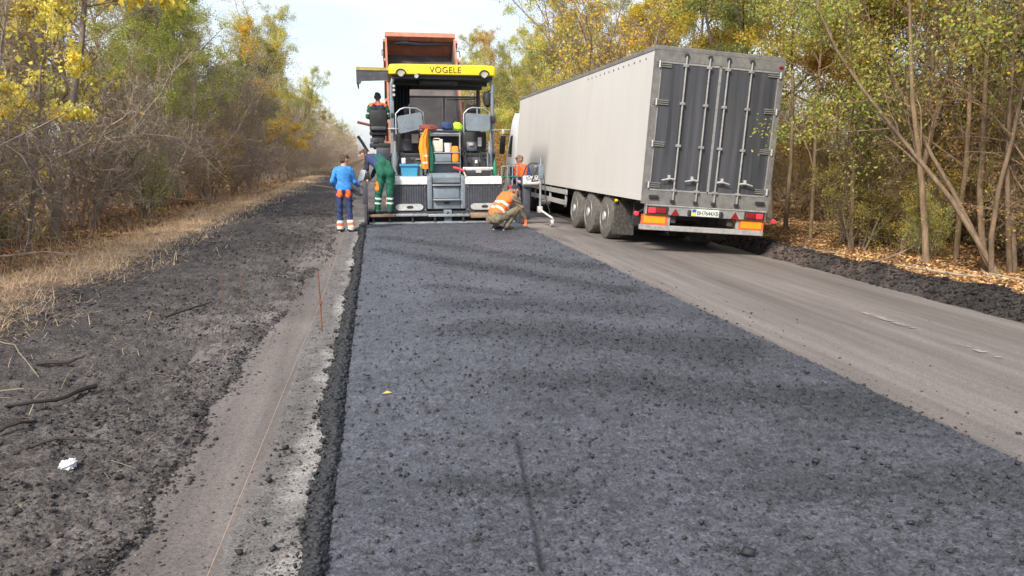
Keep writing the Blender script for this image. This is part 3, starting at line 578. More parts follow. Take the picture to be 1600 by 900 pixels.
for (x, y, sc, col, pr_, lb) in [(-7.0, 25.5, .82, G_GREEN, 0, 'green leafy tree rising from the left thicket beside the sky'), (-6.7, 33, .84, G_YGREEN, 1, 'olive green tree beyond the leafy green one, left verge'),
        (-6.3, 41, .78, G_YELLOW, 2, 'bright golden yellow tree leaning out of the left thicket'), (-6.6, 52, .86, G_YGREEN, 3, 'yellow-green tree past the golden one, left verge'),
        (-6.8, 64, .78, G_YELLOW, 2, 'distant yellow tree near the end of the left treeline'), (-7.3, 80, .74, G_OLIVE, 0, 'farthest olive tree of the left treeline before the sky')]:
    put(TALL[pr_], 'roadside_tree', lb, 'tree', None, x, y, sc, col)
for (x, y, sc, col, lb) in [(-5.9, 21.5, .62, G_YGREEN, 'low yellow-green bush hanging over the left leaf litter'), (-5.9, 29, .72, G_YELLOW, 'low yellow bush at the middle of the left thicket'), (-6.6, 15.2, .40, G_GREEN, 'small green bush among bare twigs at far left')]:
    put(LEAFY[0 if sc > .5 else 1], 'leafy_bush', lb, 'bush', None, x, y, sc, col)
# yellow maple boughs at the left edge, nearest the camera
mp_ = Tree(71); P = dict(taper=.3, wob=(.06, .12, .18, .2), grav=(.03, .0, -.02, -.03), leaf_from=2, levels=3, kids=(9, 5, 4), start=(.35, .2, .2), ang=((40, 80), (30, 70), (30, 70)), ratio=(.40, .5, .5), thin=.5, rmin=.005, fork=2)
mp_.grow(Vector((0, 0, -.1)), Vector((.22, .0, 1)).normalized(), 6.4, .085, 0, P)
MAPLE = (mp_.wood_mesh('maple_wood'), mp_.leaf_mesh('maple_leaf', 3600, .14, .09, ((1, 1, 1), (1.05, 1, .8), (.9, 1, .9)), .75, .8))
put(MAPLE, 'maple_tree', 'near maple with large bright yellow leaves at the top left', 'tree', None, -6.35, 16.6, 1.1, (.85, .74, .16), rz=0.2)
put(MAPLE, 'maple_sapling', 'young maple with pale yellow leaves at the left frame edge', 'tree', None, -5.75, 13.9, .52, (.85, .76, .20), rz=0.3)

# --- right side: taller yellow-green wood
GRG = 'trees along the right verge'
y = 16.5; i = 0
while y < 300:
    lc = tr.choice([G_YGREEN, G_YELLOW, G_YGREEN, G_YGREEN, G_OLIVE, G_YELLOW, G_ORANGE]); put(TALL[i % 4], 'verge_tree', nth('rt', True, RT[lc], 'tree along the right verge row'), 'tree', GRG, 11.3 + tr.uniform(-1.1, 1.0) - 2.0 * min(1, max(0, (y - 25) / 35)), y, tr.uniform(.85, 1.02) * (1 + .05 * min(1, max(0, (y - 25) / 35))), lc)
    y += tr.uniform(2.5, 3.6) * (1 + y / 80); i += 1
y = 9; i = 0
while y < 80:
    put(AIRY[i % 2] if i % 4 else WOODY[1], 'inner_tree', 'tall tree deep inside the right-hand wood', 'tree', 'trees deep in the right wood', 15.0 + tr.uniform(-1.8, 2), y, tr.uniform(.85, 1.1), tr.choice([G_YGREEN, G_OLIVE, G_YELLOW, G_GREEN, G_GREEN]))
    y += tr.uniform(2.2, 3.4) * (1 + y / 80); i += 1
y = 6; i = 0
while y < 50:
    put(SHRUB[i % 3], 'undergrowth_bush', 'golden brown undergrowth bush between the right-hand trunks', 'bush', 'undergrowth in the right wood', 14.2 + tr.uniform(-2.2, 3.5), y, tr.uniform(.55, .8), tr.choice([G_ORANGE, G_BROWN, G_YELLOW, G_YGREEN]), (1.6, 1.4, 1.15))
    y += tr.uniform(1.0, 1.9); i += 1
y = 4; i = 0
while y < 46:
    put(LEAFY[i % 2], 'golden_bush', 'dense golden bush closing the back of the right wood', 'bush', 'back of the right wood', 19.5 + tr.uniform(-1.5, 2.5), y, tr.uniform(1.0, 1.5), tr.choice([G_ORANGE, G_YELLOW, G_OLIVE, G_BROWN]))
    y += tr.uniform(1.6, 2.6); i += 1
for (x, y, sc, col, pr_, lb, tl) in [
        (10.0, 15.2, .86, G_YGREEN, 0, 'straight slender tree just right of the trailer doors', (0, -.03)),
        (10.7, 13.4, .84, G_GREEN, 1, 'green tree with pale straight trunk in the middle of the right wood', (.02, .02)),
        (11.3, 11.6, .90, G_GREEN, 0, 'tall green tree whose crown fills the top right', (0, .02)),
        (10.6, 9.3, .82, G_GREEN, 3, 'green tree at the right frame edge', (0, .08)),
        (10.0, 17.6, .80, G_YELLOW, 2, 'yellow tree partly hidden behind the trailer roof', (0, 0)),
        (9.9, 7.6, .75, G_YGREEN, 1, 'nearest right tree, its crown beyond the frame edge', (0, .14))]:
    put(AIRY[pr_ % 2], 'verge_tree', lb, 'tree', None, x, y, sc, col, (1.15, 1.05, .9), tilt=tl)
for k, (x, y, sc) in enumerate([(10.6, 10.0, .62), (11.2, 12.2, .7), (10.8, 14.8, .7), (12.2, 10.6, .75), (12.0, 13.2, .75), (11.6, 8.6, .6), (12.6, 8.2, .7), (13.0, 11.9, .8)]):
    put(SHRUB[k % 3], 'roadside_bush', 'bare brown twiggy bush among the thin right-hand trunks', 'bush', 'brush among the right trunks', x, y, sc, tr.choice([G_YGREEN, G_ORANGE, G_YELLOW]), (1.7, 1.5, 1.25))
for (x, y, sc, col, lb) in [(9.7, 14.2, .5, G_YGREEN, 'low yellow-green bush beside the trailer doors'), (11.4, 15.8, .7, G_YGREEN, 'larger leafy bush behind the trailer right edge'), (9.75, 12.3, .30, G_GREEN, 'small fresh green sapling by the straight trunk')]:
    put(LEAFY[0], 'leafy_bush', lb, 'bush', None, x, y, sc, col)
# leaning multi-stem trunk at the far right
lt = Tree(81); P = dict(taper=.35, wob=(.05, .12, .18, .2), grav=(.01, .03, .0, -.02), leaf_from=2, levels=3, kids=(9, 6, 5), start=(.42, .2, .15), ang=((25, 75), (30, 70), (30, 75)), ratio=(.40, .5, .5), thin=.5, rmin=.006, fork=2)
for (dx, dy, sx, sy, ln, r_) in [(0, 0, -.38, .40, 5.4, .050), (.25, .1, -.22, .1, 6.4, .045), (.45, -.1, .12, .0, 7.0, .05), (.15, .3, -.10, .65, 5.6, .05), (.5, .25, .02, .5, 6.5, .05), (-.1, .1, -.16, -.15, 5.2, .045), (.3, -.2, -.05, -.3, 6.0, .05)]:
    lt.grow(Vector((dx, dy, -.1)), Vector((sx, sy, 1)).normalized(), ln, r_, 0, P)
put((lt.wood_mesh('leaning_wood'), lt.leaf_mesh('leaning_leaf', 20000, .052, .10, GR, .45)), 'leaning_tree', 'clump of thin leaning stems over the spoil bank at far right', 'tree', None, 9.75, 10.5, 1.0, G_YGREEN, (1.0, .88, .75), rz=0)
for k, (x, y, h, lx) in enumerate(sorted([(9.7, 14.4, 7.5, .02), (9.9, 13.1, 7, -.03), (10.4, 12.3, 7.8, .04), (10.1, 11.2, 6.5, -.22), (11.6, 12.8, 8, .0), (11.9, 11.0, 8, .05), (12.4, 14.2, 8.2, -.03), (12.9, 11.8, 8, .02), (11.0, 15.4, 8, .0), (9.5, 11.9, 6.5, -.1), (10.6, 10.4, 7, -.12), (11.2, 9.6, 7.5, .0), (10.0, 9.4, 6.5, -.05), (10.9, 13.9, 7.5, .06), (9.6, 15.8, 7, .0), (12.2, 9.9, 8, .0)], key=lambda q: q[0] / q[1])):
    q = Tree(300 + k); P2 = dict(P); P2.update(kids=(7, 5, 4), start=(.25, .2, .2), rmin=.004)
    q.grow(Vector((0, 0, -.1)), Vector((lx, tr.uniform(-.05, .05), 1)).normalized(), h * .8, .05 + .02 * tr.random(), 0, P2)
    put((q.wood_mesh('pole_wood'), q.leaf_mesh('pole_leaf', 3500, .06, .10, YE, .5)), 'pole_tree', 'thin upright trunk among the trees right of the trailer' if k > 7 else 'thin upright trunk, %s one right of the trailer doors' % ORD[k], 'tree', 'thin trunks right of the trailer', x, y, 1.0, tr.choice([G_YGREEN, G_YELLOW, G_GREEN]), (1.2, 1.05, .85), rz=0)

y = 24.0; i = 0
while y < 160:
    put(LEAFY[0] if i % 3 else SHRUB[1], 'verge_bush', 'tall leafy bush in the hedge line beyond the trailer', 'bush', 'hedge line beyond the trailer', 9.3 + tr.uniform(-.5, .6), y, tr.uniform(1.1, 1.6), tr.choice([G_YGREEN, G_YELLOW, G_OLIVE, G_ORANGE]))
    y += tr.uniform(2.0, 3.0) * (1 + y / 70); i += 1
for (x, y, sc, col, pr_, lb) in [(9.4, 58, .95, G_YGREEN, 0, 'broad olive-yellow crown seen right of the canopy roof'), (9.2, 78, .98, G_YELLOW, 2, 'yellow crown touching the canopy roof, far right verge'), (9.4, 46, .92, G_OLIVE, 1, 'dark olive crown above the truck cab'), (8.8, 100, .95, G_OLIVE, 3, 'farthest tall crown showing beside the tipper bed'), (9.8, 36, .92, G_YELLOW, 2, 'golden crown above the front of the trailer')]:
    put(TALL[pr_], 'verge_tree', lb, 'tree', None, x, y, sc, col)

for (x, y, sc, col, pr_, lb) in [(8.3, 56, .86, G_YGREEN, 1, 'yellow-green crown filling the gap between paver and trailer'), (8.7, 66, .98, G_YELLOW, 3, 'golden crown peeping out behind the canopy corner'), (9.0, 49, .82, G_OLIVE, 0, 'olive crown right above the cab mirror'), (7.9, 84, .95, G_YGREEN, 2, 'pale far crown just right of the tipper bed')]:
    put(TALL[pr_], 'verge_tree', lb, 'tree', None, x, y, sc, col)

for (x, y, sc, col, pr_, lb) in [(-7.2, 35.5, .92, G_OLIVE, 1, 'full olive crown reaching the top of the frame in the left treeline'), (-7.0, 29.5, .84, G_YGREEN, 3, 'yellow-green crown left of the full olive one'), (-7.0, 46, .92, G_YGREEN, 0, 'rounded yellow-green crown at the shoulder of the left treeline'), (-6.9, 58, .84, G_OLIVE, 3, 'rounded olive crown low on the slope of the left treeline'), (-6.7, 71, .78, G_YGREEN, 1, 'small far yellow-green crown low on the left treeline')]:
    put(TALL[pr_], 'roadside_tree', lb, 'tree', None, x, y, sc, col)
for k, (x, y, sc) in enumerate([(11.0, 11.2, .55), (10.4, 12.9, .55), (11.8, 14.3, .7), (10.9, 8.9, .6), (12.4, 12.4, .8)]):
    put(LEAFY[k % 2], 'leafy_bush', 'airy yellow-green bush between the thin right-hand trunks', 'bush', 'leafy brush in the right wood', x, y, sc, (G_YGREEN, G_YELLOW)[k % 2])

# ================================================================== ROAD PAVER
pv = thing('road_paver', 'large asphalt paver with yellow canopy lettered on its rear edge', 'paver', (1.77, 20.6, 0.0))
pv['label'] = 'asphalt paver with yellow canopy roof, standing at the end of the fresh mat'
# -- screed
sc_ = box('screed', 'black', pv, -0.20, 3.46, 19.30, 20.35, 0.015, 0.29, 0.02)
box('walkway_plank', 'plank', pv, -0.20, 0.46, 18.95, 19.29, 0.185, 0.245, 0.008)
box('walkway_plate', 'steel', pv, 0.47, 1.24, 18.97, 19.29, 0.190, 0.250, 0.008)
box('walkway_plate', 'steel', pv, 1.25, 2.30, 19.00, 19.29, 0.170, 0.235, 0.008)
box('walkway_plank', 'plank', pv, 2.31, 3.30, 18.97, 19.29, 0.130, 0.250, 0.02)
box('screed_plate', 'steel', pv, -0.18, 3.44, 19.05, 19.30, 0.006, 0.05, 0.0)
for x in (-0.1, 0.3, 0.85, 1.4, 2.1, 2.7, 3.2): box('walkway_bracket', 'black', pv, x, x + 0.05, 19.02, 19.31, 0.06, 0.18)
def ribbed(name, x0, x1, y0, y1, z0, z1, n):
    prof = []; dx = (x1 - x0) / n
    for i in range(n):
        a = x0 + i * dx; prof += [(a, y0), (a + dx * .55, y0), (a + dx * .62, y0 + .016), (a + dx * .93, y0 + .016)]
    prof += [(x1, y0), (x1, y1), (x0, y1)]
    return MB().prism(prof, z0, z1, 'z')
def oval(x0, x1, z0, z1):
    r = (z1 - z0) / 2; pts = []
    for s_, cx in ((1, x1 - r), (-1, x0 + r)):
        for k in range(9):
            t = R(90 - 22.5 * k) if s_ > 0 else R(270 - 22.5 * k)
            ex = 1.35 if True else 1
            pts.append((cx + math.cos(t) * r * ex, (z0 + z1) / 2 + math.sin(t) * r))
    return pts
for (x0, x1, ox0, ox1, slot) in ((0.41, 1.25, 0.50, 1.13, 0.83), (2.22, 3.12, 2.37, 2.98, 2.70)):
    c = ribbed('c', x0, x1, 19.30, 20.25, 0.285, 0.945, 14).build('screed_cover', 'navy', pv)
    poly = [(19.27, 0.955), (19.27, 1.06), (19.30, 1.115), (19.36, 1.14), (20.22, 1.14), (20.27, 1.10), (20.27, 0.955)]
    MB().prism(poly, x0 - 0.012, x1 + 0.012, 'x').build('cover_lid', 'white', c)
    hp = MB().prism(oval(ox0, ox1, 0.315, 0.475), 19.262, 19.302, 'y').build('handle_plate', 'galv', c)
    MB().prism(oval(slot - .07, slot + .07, 0.362, 0.430), 19.255, 19.280, 'y').build('handle_slot', 'black', hp)
# -- centre ladder cabinet
cb = MB().prism([(1.275, .33), (2.205, .33), (2.205, 1.10), (2.15, 1.19), (2.07, 1.215), (1.41, 1.215), (1.33, 1.19), (1.275, 1.10)], 19.36, 20.25).build('ladder_cabinet', 'grey', pv)
MB().prism([(19.30, .97), (19.26, 1.00), (19.25, 1.12), (19.30, 1.19), (19.40, 1.225), (19.55, 1.225), (19.55, .97)], 1.40, 2.08, 'x').build('upper_hood', 'grey', cb)
box('side_cheek', 'grey', cb, 1.262, 1.385, 19.27, 19.55, .345, 1.16, .025); box('side_cheek', 'grey', cb, 2.095, 2.218, 19.27, 19.55, .345, 1.16, .025)
box('step_tread', 'steel', cb, 1.39, 2.09, 19.24, 19.42, .915, .95, .006)
box('step_box', 'grey', cb, 1.41, 2.07, 19.31, 19.5, .60, .90, .02)
box('step_tread', 'steel', cb, 1.40, 2.08, 19.20, 19.42, .555, .592, .006)
box('lower_panel', 'grey', cb, 1.39, 2.09, 19.33, 19.5, .345, .55, .01)
box('latch', 'black', cb, 1.68, 1.80, 19.31, 19.34, .46, .52, .005)
for z in (.42, .72, .85, 1.05):
    for x in (1.32, 2.155): MB().lathe([(-.008, .013), (0, .013)], (x, 19.266, z), 'y', 8).build('bolt', 'steel', cb)
hs = box('hitch_post', 'grey', pv, 1.66, 1.85, 19.10, 19.35, .02, .325, .012); box('hitch_slot', 'black', hs, 1.73, 1.78, 19.092, 19.12, .2, .28)
# -- end gates with control stands
eg = box('end_gate', 'navy', pv, -0.285, -0.215, 18.85, 20.45, 0.01, .50, .012)
tube('gate_post', 'steel', eg, [(-.25, 18.95, .49), (-.25, 18.95, 1.14)], .03); box('gate_panel', 'navy', eg, -.31, -.19, 18.9, 19.0, .50, 1.05, .015)
box('control_box', 'black', eg, -.40, -.13, 18.86, 19.04, 1.10, 1.25, .02)
for k in range(3): MB().lathe([(0, .018), (.03, .018), (.035, .01)], (-.34 + .07 * k, 18.92, 1.25), 'z', 8).build('control_knob', ('steel', 'red', 'steel')[k], eg)
eg = box('end_gate', 'navy', pv, 3.475, 3.545, 18.95, 20.45, 0.01, .48, .012)
# right side: outrigger platform, control stand and levelling arm
st = box('outrigger_arm', 'black', pv, 3.10, 3.92, 19.55, 19.70, .34, .46, .012)
box('stand_column', 'navy', st, 3.72, 3.90, 19.42, 19.62, .04, .98, .02); MB().box(-.24, .24, -.12, .05, -.02, .24, .03, Matrix.Translation((3.93, 19.36, .90)) @ Matrix.Rotation(R(-28), 4, 'X')).build('control_panel', 'galv', st)
for k in range(6): MB().lathe([(0, .02), (.02, .02)], (3.78 + .06 * k, 19.25 + .012 * (k % 2), 1.10 + .03 * (k % 3)), 'y', 8).build('control_knob', 'black', st)
tube('guard_rail', 'navy', st, [(3.66, 19.4, 1.05), (3.78, 19.36, 1.38), (3.90, 19.33, 1.47), (4.12, 19.3, 1.46)], .022)
ar = box('mast_bracket', 'grey', pv, 3.92, 4.16, 19.04, 19.10, 1.36, 1.42, .006)
tube('levelling_mast', 'steel', ar, [(4.07, 19.0, .32), (4.08, 19.0, 1.62)], .028, 10)
box('mast_sleeve', 'grey', ar, 4.02, 4.15, 18.94, 19.06, 1.08, 1.46, .01); tube('mast_brace', 'black', ar, [(3.86, 19.05, 1.02), (4.03, 19.05, 1.42)], .018); tube('mast_brace', 'black', ar, [(3.86, 19.05, 1.02), (4.04, 19.05, 1.04)], .018)
tube('sensor_cable', 'black', ar, [(4.14, 18.96, 1.25), (4.17, 18.9, .9), (4.18, 18.85, .6), (4.28, 18.8, .25)], .012, 6)
tube('sensor_boom', 'galv', ar, [(4.06, 18.98, .34), (4.12, 18.90, .27), (4.33, 18.75, .12)], .027, 8); box('boom_clamp', 'galv', ar, 4.0, 4.12, 18.92, 19.06, .24, .40, .012)
MB().lathe([(-.03, .03), (-.03, .085), (.03, .085), (.03, .03)], (4.31, 18.74, -.005), 'x', 16).build('sensor_wheel', 'galv', ar, True)
MB().lathe([(-.035, .03), (.035, .03)], (4.31, 18.74, -.005), 'x', 10).build('wheel_hub', 'black', ar); tube('wheel_fork', 'galv', ar, [(4.33, 18.75, .14), (4.36, 18.74, .06), (4.355, 18.74, 0)], .016, 6)
# platform rail behind on the right
rl = box('side_platform', 'black', pv, 3.16, 3.78, 20.35, 21.6, .50, .58, .01)
for (x, y, z) in ((3.32, 20.4, 1.35), (3.48, 20.4, 1.40), (3.62, 20.45, 1.38), (3.74, 20.45, 1.40), (3.74, 21.5, 1.4)): tube('rail_post', 'steel', rl, [(x, y, .57), (x, y, z)], .016, 6)
tube('top_rail', 'steel', rl, [(3.30, 20.4, 1.37), (3.76, 20.45, 1.38), (3.76, 21.5, 1.38)], .018, 6); tube('mid_rail', 'greenpaint', rl, [(3.30, 20.4, 1.10), (3.76, 20.45, 1.10)], .022, 6)
tube('rail_brace', 'black', rl, [(3.34, 20.42, 1.12), (3.44, 20.42, 1.36), (3.52, 20.42, 1.12)], .016, 6); box('hydraulic_block', 'red', rl, 3.50, 3.64, 20.36, 20.50, .62, .88, .015)
# -- tractor body and crawlers
hull = box('hull', 'black', pv, .62, 2.92, 20.5, 25.0, .40, 1.50, .03)
for (x0, x1) in ((.44, .80), (2.74, 3.10)):
    prof = []
    for (cy, cz, a0) in ((24.2, .42, 90), (20.95, .42, 270)):
        for k in range(9): t = R(a0 - 22.5 * k); prof.append((cy + math.cos(t) * .41, cz + math.sin(t) * .41))
    tk = MB().prism(prof, x0, x1, 'x').build('crawler_track', 'rubber', pv)
    for k in range(5): MB().lathe([(-.02, .22), (.02, .22)], (x0 - .005 if x0 < 1 else x1 + .005, 20.95 + k * .81, .42), 'x', 14).build('track_roller', 'navy', tk)
for (x0, x1) in ((.42, 1.22), (2.28, 3.14)): box('rear_panel', 'navy', hull, x0, x1, 20.38, 20.49, 1.10, 1.62, .01)
box('tunnel_panel', 'grey', hull, 1.27, 2.23, 20.40, 20.49, 1.15, 1.50, .01)
plat = box('operator_platform', 'black', pv, .38, 3.16, 20.42, 22.8, 1.62, 1.72, .015)
for (x0, x1, z0, z1, m_) in ((.62, 1.20, 1.74, 2.28, 'black'), (2.36, 2.98, 1.74, 2.28, 'black'), (.66, 1.0, 1.78, 2.1, 'navy'), (2.45, 2.72, 1.78, 2.02, 'grey')): box('platform_locker', m_, plat, x0, x1, 20.9 if m_ == 'black' else 20.86, 21.3, z0, z1, .015)
box('engine_hood', 'black', pv, .55, 3.0, 22.85, 24.6, 1.5, 2.22, .05)
hp_ = MB().prism([(.1, .55), (.35, .55), (.55, 1.35), (.5, 1.9), (.38, 1.9), (.42, 1.35), (.28, .7), (.1, .7)], 25.0, 26.9).build('hopper_wing', 'grey', pv)
MB().prism([(3.45, .55), (3.2, .55), (3.0, 1.35), (3.05, 1.9), (3.17, 1.9), (3.13, 1.35), (3.27, .7), (3.45, .7)], 25.0, 26.9).build('hopper_wing', 'grey', pv)
# screed lift rams and hose bundles
for x in (.52, 2.98):
    a = tube('lift_ram', 'grey', pv, [(x, 20.30, 1.16), (x, 20.30, 1.74)], .075, 12); tube('ram_rod', 'steel', a, [(x, 20.30, 1.74), (x, 20.30, 2.02)], .035, 8)
for k in range(9):
    x = (.60, .68, .76, 2.80, 2.86, 2.34, 2.42, 1.32, 2.24)[k]; z = random.uniform(1.5, 1.75)
    tube('hose', 'black', pv, [(x, 20.32, 1.12), (x + random.uniform(-.08, .08), 20.16, 1.36), (x + random.uniform(-.12, .12), 20.2, z), (x + random.uniform(-.06, .06), 20.5, z + .12)], .018, 6)
# -- centre rails and shelves
rf = MB()
for pts in ([(2.19, 20.22, 1.20), (2.19, 20.22, 2.30)], [(1.42, 20.22, 1.5), (1.42, 20.22, 2.30)], [(1.18, 20.22, 2.31), (2.19, 20.22, 2.30)], [(1.18, 20.22, 2.22), (2.19, 20.22, 2.21)]): rf.tube(pts, .022, 8)
rf.build('centre_rail', 'steel', pv, True)
box('shelf', 'steel', pv, 1.44, 2.17, 20.10, 20.42, 1.72, 1.745, .004); box('shelf_bin', 'grey', pv, 1.46, 1.95, 20.12, 20.40, 1.50, 1.70, .01); box('shelf', 'steel', pv, 1.44, 2.17, 20.10, 20.42, 1.455, 1.48, .004)
# -- canopy posts
def post(x, sx, name):
    return tube(name, 'grey', pv, [(x, 20.62, 1.22), (x, 20.62, 2.9), (x + .005 * sx, 20.62, 3.45), (x - .05 * sx, 20.64, 3.62), (x - .16 * sx, 20.66, 3.70)], .048, 10)
pl, pr_ = post(.475, -1, 'canopy_post'), post(3.105, 1, 'canopy_post')
for x in (.62, 2.98): tube('canopy_post', 'navy', pv, [(x, 22.5, 1.7), (x, 22.5, 3.66)], .05, 8)
box('post_plate', 'grey', pl, .425, .525, 20.52, 20.60, 2.30, 3.05, .008); box('post_hinge', 'black', pl, .44, .51, 20.50, 20.56, 2.62, 2.74, .006); box('post_clamp', 'galv', pl, .36, .66, 20.5, 20.56, 2.33, 2.36, .004)
box('post_clamp', 'black', pr_, 3.02, 3.18, 20.52, 20.6, 2.5, 2.68, .01)
tube('side_rod', 'galv', pr_, [(2.45, 20.5, 2.31), (3.55, 20.5, 2.33)], .011, 6); box('rod_end', 'galv', pr_, 3.34, 3.40, 20.46, 20.53, 2.22, 2.34, .006)
for zz in (3.2, 3.32, 3.42): MB().lathe([(0, .035), (.03, .04), (.05, .02)], (.535, 20.55, zz), 'y', 10).build('post_light', 'lens', pl)
# -- canopy roof
def rring(x0, x1, y0, y1, z, r):
    pts = []
    for cx, cy, a0 in ((x1 - r, y0 + r, -90), (x1 - r, y1 - r, 0), (x0 + r, y1 - r, 90), (x0 + r, y0 + r, 180)):
        for k in range(5): t = R(a0 + 22.5 * k); pts.append((cx + r * math.cos(t), cy + r * math.sin(t), z))
    return pts
rings = [rring(.45, 3.15, 20.46, 22.9, 3.70, .10), rring(.41, 3.19, 20.42, 22.94, 3.72, .12), rring(.41, 3.19, 20.42, 22.94, 3.90, .12), rring(.44, 3.16, 20.45, 22.9, 3.955, .12), rring(.6, 3.0, 20.65, 22.7, 3.985, .12)]
mb = MB(); n = 20; mb.v = [p for q in rings for p in q]
mb.f = [(i * n + k, i * n + (k + 1) % n, (i + 1) * n + (k + 1) % n, (i + 1) * n + k) for i in range(4) for k in range(n)] + [tuple(range(n)), tuple(range(80, 100))]
cano = mb.build('canopy', 'yellow', pv, True)
box('canopy_lining', 'black', cano, .50, 3.10, 20.52, 22.85, 3.60, 3.695, .01)
for zz, yy in ((3.5, 21.2), (3.48, 22.2)): box('canopy_beam', 'black', cano, .55, 3.05, yy, yy + .12, zz, 3.605, .01)
box('roof_console', 'black', cano, 1.2, 2.2, 20.7, 21.1, 3.47, 3.6, .02)
for x in (.72, 2.87):
    arch = [(x + .14 * math.cos(R(a)), 3.715 + .13 * math.sin(R(a))) for a in range(0, 181, 20)]; inner = [(x + .105 * math.cos(R(a)), 3.715 + .10 * math.sin(R(a))) for a in range(180, -1, -20)]
    lm = MB().prism(arch + inner, 20.395, 20.47).build('lamp_rim', 'black', cano)
    MB().lathe([(20.408, .02), (20.40, .072), (20.47, .085)], (x, 0, 3.722), 'y', 16).build('work_lamp', 'lens', lm, True)
box('roof_marker', 'black', cano, 1.12, 1.22, 20.39, 20.45, 3.66, 3.73, .01); MB().lathe([(20.38, .02), (20.37, .055), (20.42, .05)], (1.11, 0, 3.665), 'y', 12).build('rear_camera', 'lens', cano, True)
fc = bpy.data.curves.new('lettering', 'FONT'); fc.body = 'V\u00d6GELE'; fc.size = .215; fc.extrude = .002; fc.align_x = 'CENTER'; fc.space_character = 1.06
fo = bpy.data.objects.new('lettering_source', fc); COL.objects.link(fo); dg = bpy.context.evaluated_depsgraph_get(); lme = bpy.data.meshes.new_from_object(fo.evaluated_get(dg)); bpy.data.objects.remove(fo)
lme.transform(Matrix.Translation((1.86 - 1.77, 20.415 - 20.6, 3.755)) @ Matrix.Rotation(R(90), 4, 'X')); lme.materials.clear(); lme.materials.append(M['lettering'])
lo = bpy.data.objects.new('lettering', lme); COL.objects.link(lo); lo.parent = cano
flp = MB().prism([(-.40, 3.80), (.405, 3.80), (.405, 3.87), (-.40, 3.885)], 20.55, 22.6).build('canopy_extension', 'yellow_dirty', cano)
MB().prism([(-.39, 3.50), (-.31, 3.45), (-.27, 3.53), (.40, 3.56), (.40, 3.795), (-.40, 3.795)], 20.57, 20.60).build('extension_skirt', 'navy', flp)
MB().prism([(-.40, 3.50), (-.37, 3.50), (-.37, 3.795), (-.40, 3.795)], 20.6, 22.6).build('extension_skirt', 'navy', flp)
# -- windscreen and curtain
ws = MB(); 
for (x0, x1, z0, z1) in ((.93, 3.05, 3.27, 3.33), (.93, 3.05, 2.30, 2.36), (.93, .99, 2.36, 3.27), (2.99, 3.05, 2.36, 3.27), (1.97, 2.03, 2.36, 3.27)): ws.box(x0, x1, 22.52, 22.57, z0, z1)
wf = ws.build('windscreen_frame', 'grey', pv)
gm = bpy.data.materials.new('clear_pane'); gm.use_nodes = True; g_ = gm.node_tree; pbn = g_.nodes['Principled BSDF']; pbn.inputs['Base Color'].default_value = (.10, .11, .12, 1); pbn.inputs['Roughness'].default_value = .10; pbn.inputs['Alpha'].default_value = .45
M['clear'] = gm
for (x0, x1) in ((1.0, 1.96), (2.04, 2.98)): box('windscreen_pane', 'clear', wf, x0, x1, 22.54, 22.55, 2.365, 3.265)
tube('wiper', 'black', wf, [(2.08, 22.5, 3.22), (2.9, 22.5, 3.25)], .012, 5)
mb = MB(); n = 14
for i in range(n + 1):
    t = i / n; x = .58 + .42 * t; yy = 21.9 + .05 * math.sin(i * 2.1); wd = 1 - .55 * t ** 1.5
    mb.v += [(x, yy, 3.62), (x, yy + .02, 3.62 - 1.15 * wd)]
mb.f = [(2 * i, 2 * i + 1, 2 * i + 3, 2 * i + 2) for i in range(n)]; mb.build('side_curtain', 'dark_cloth', pv, True)
mb = MB().lathe([(-.20, .02), (-.15, .10), (0, .13), (.15, .11), (.22, .03)], (3.0, 20.75, 3.12), 'z', 14); mb.build('wing_mirror', 'black', pr_, True); tube('mirror_arm', 'black', pr_, [(3.1, 20.62, 3.4), (3.02, 20.72, 3.32)], .02, 6)
# -- seats and consoles
def seat(x, y, z, nm='operator_seat', mw='black'):
    s_ = MB().box(x - .24, x + .24, y - .02, y + .48, z, z + .12, .04).build(nm, mw, pv, True)
    MB().box(-.23, .23, -.06, .06, 0, .56, .05, Matrix.Translation((x, y - .02, z + .10)) @ Matrix.Rotation(R(8), 4, 'X')).build('seat_back', mw, s_, True)
    MB().box(-.15, .15, -.05, .05, 0, .20, .05, Matrix.Translation((x, y - .11, z + .66)) @ Matrix.Rotation(R(8), 4, 'X')).build('head_rest', mw, s_, True)
    box('seat_pedestal', mw, s_, x - .15, x + .15, y + .05, y + .4, z - .36, z, .02); return s_
seat(2.62, 21.25, 2.15); seat(.95, 21.25, 2.05)
os_ = seat(.125, 20.95, 2.18, 'outboard_seat'); bpy.data.objects.remove([c for c in os_.children if c.name.startswith('head_rest')][0])
for k in range(4): box('seat_rib', 'navy', os_, -.08, .33, 20.845, 20.875, 2.32 + .12 * k, 2.41 + .12 * k, .012)
box('seat_base', 'black', os_, -.12, .42, 20.85, 21.45, 1.86, 1.98, .02); box('seat_drawer', 'navy', os_, -.10, .10, 20.82, 20.9, 1.99, 2.11, .01); box('seat_skirt', 'navy', os_, .05, .42, 20.84, 20.9, 1.55, 1.86, .01)
tube('seat_arm', 'brown_cloth', os_, [(-.42, 20.95, 2.52), (-.08, 20.95, 2.44)], .04, 6); tube('grab_bar', 'black', os_, [(-.42, 20.9, 2.16), (-.30, 20.9, 1.98), (-.15, 20.92, 1.72), (-.10, 20.95, 1.55)], .045, 6)
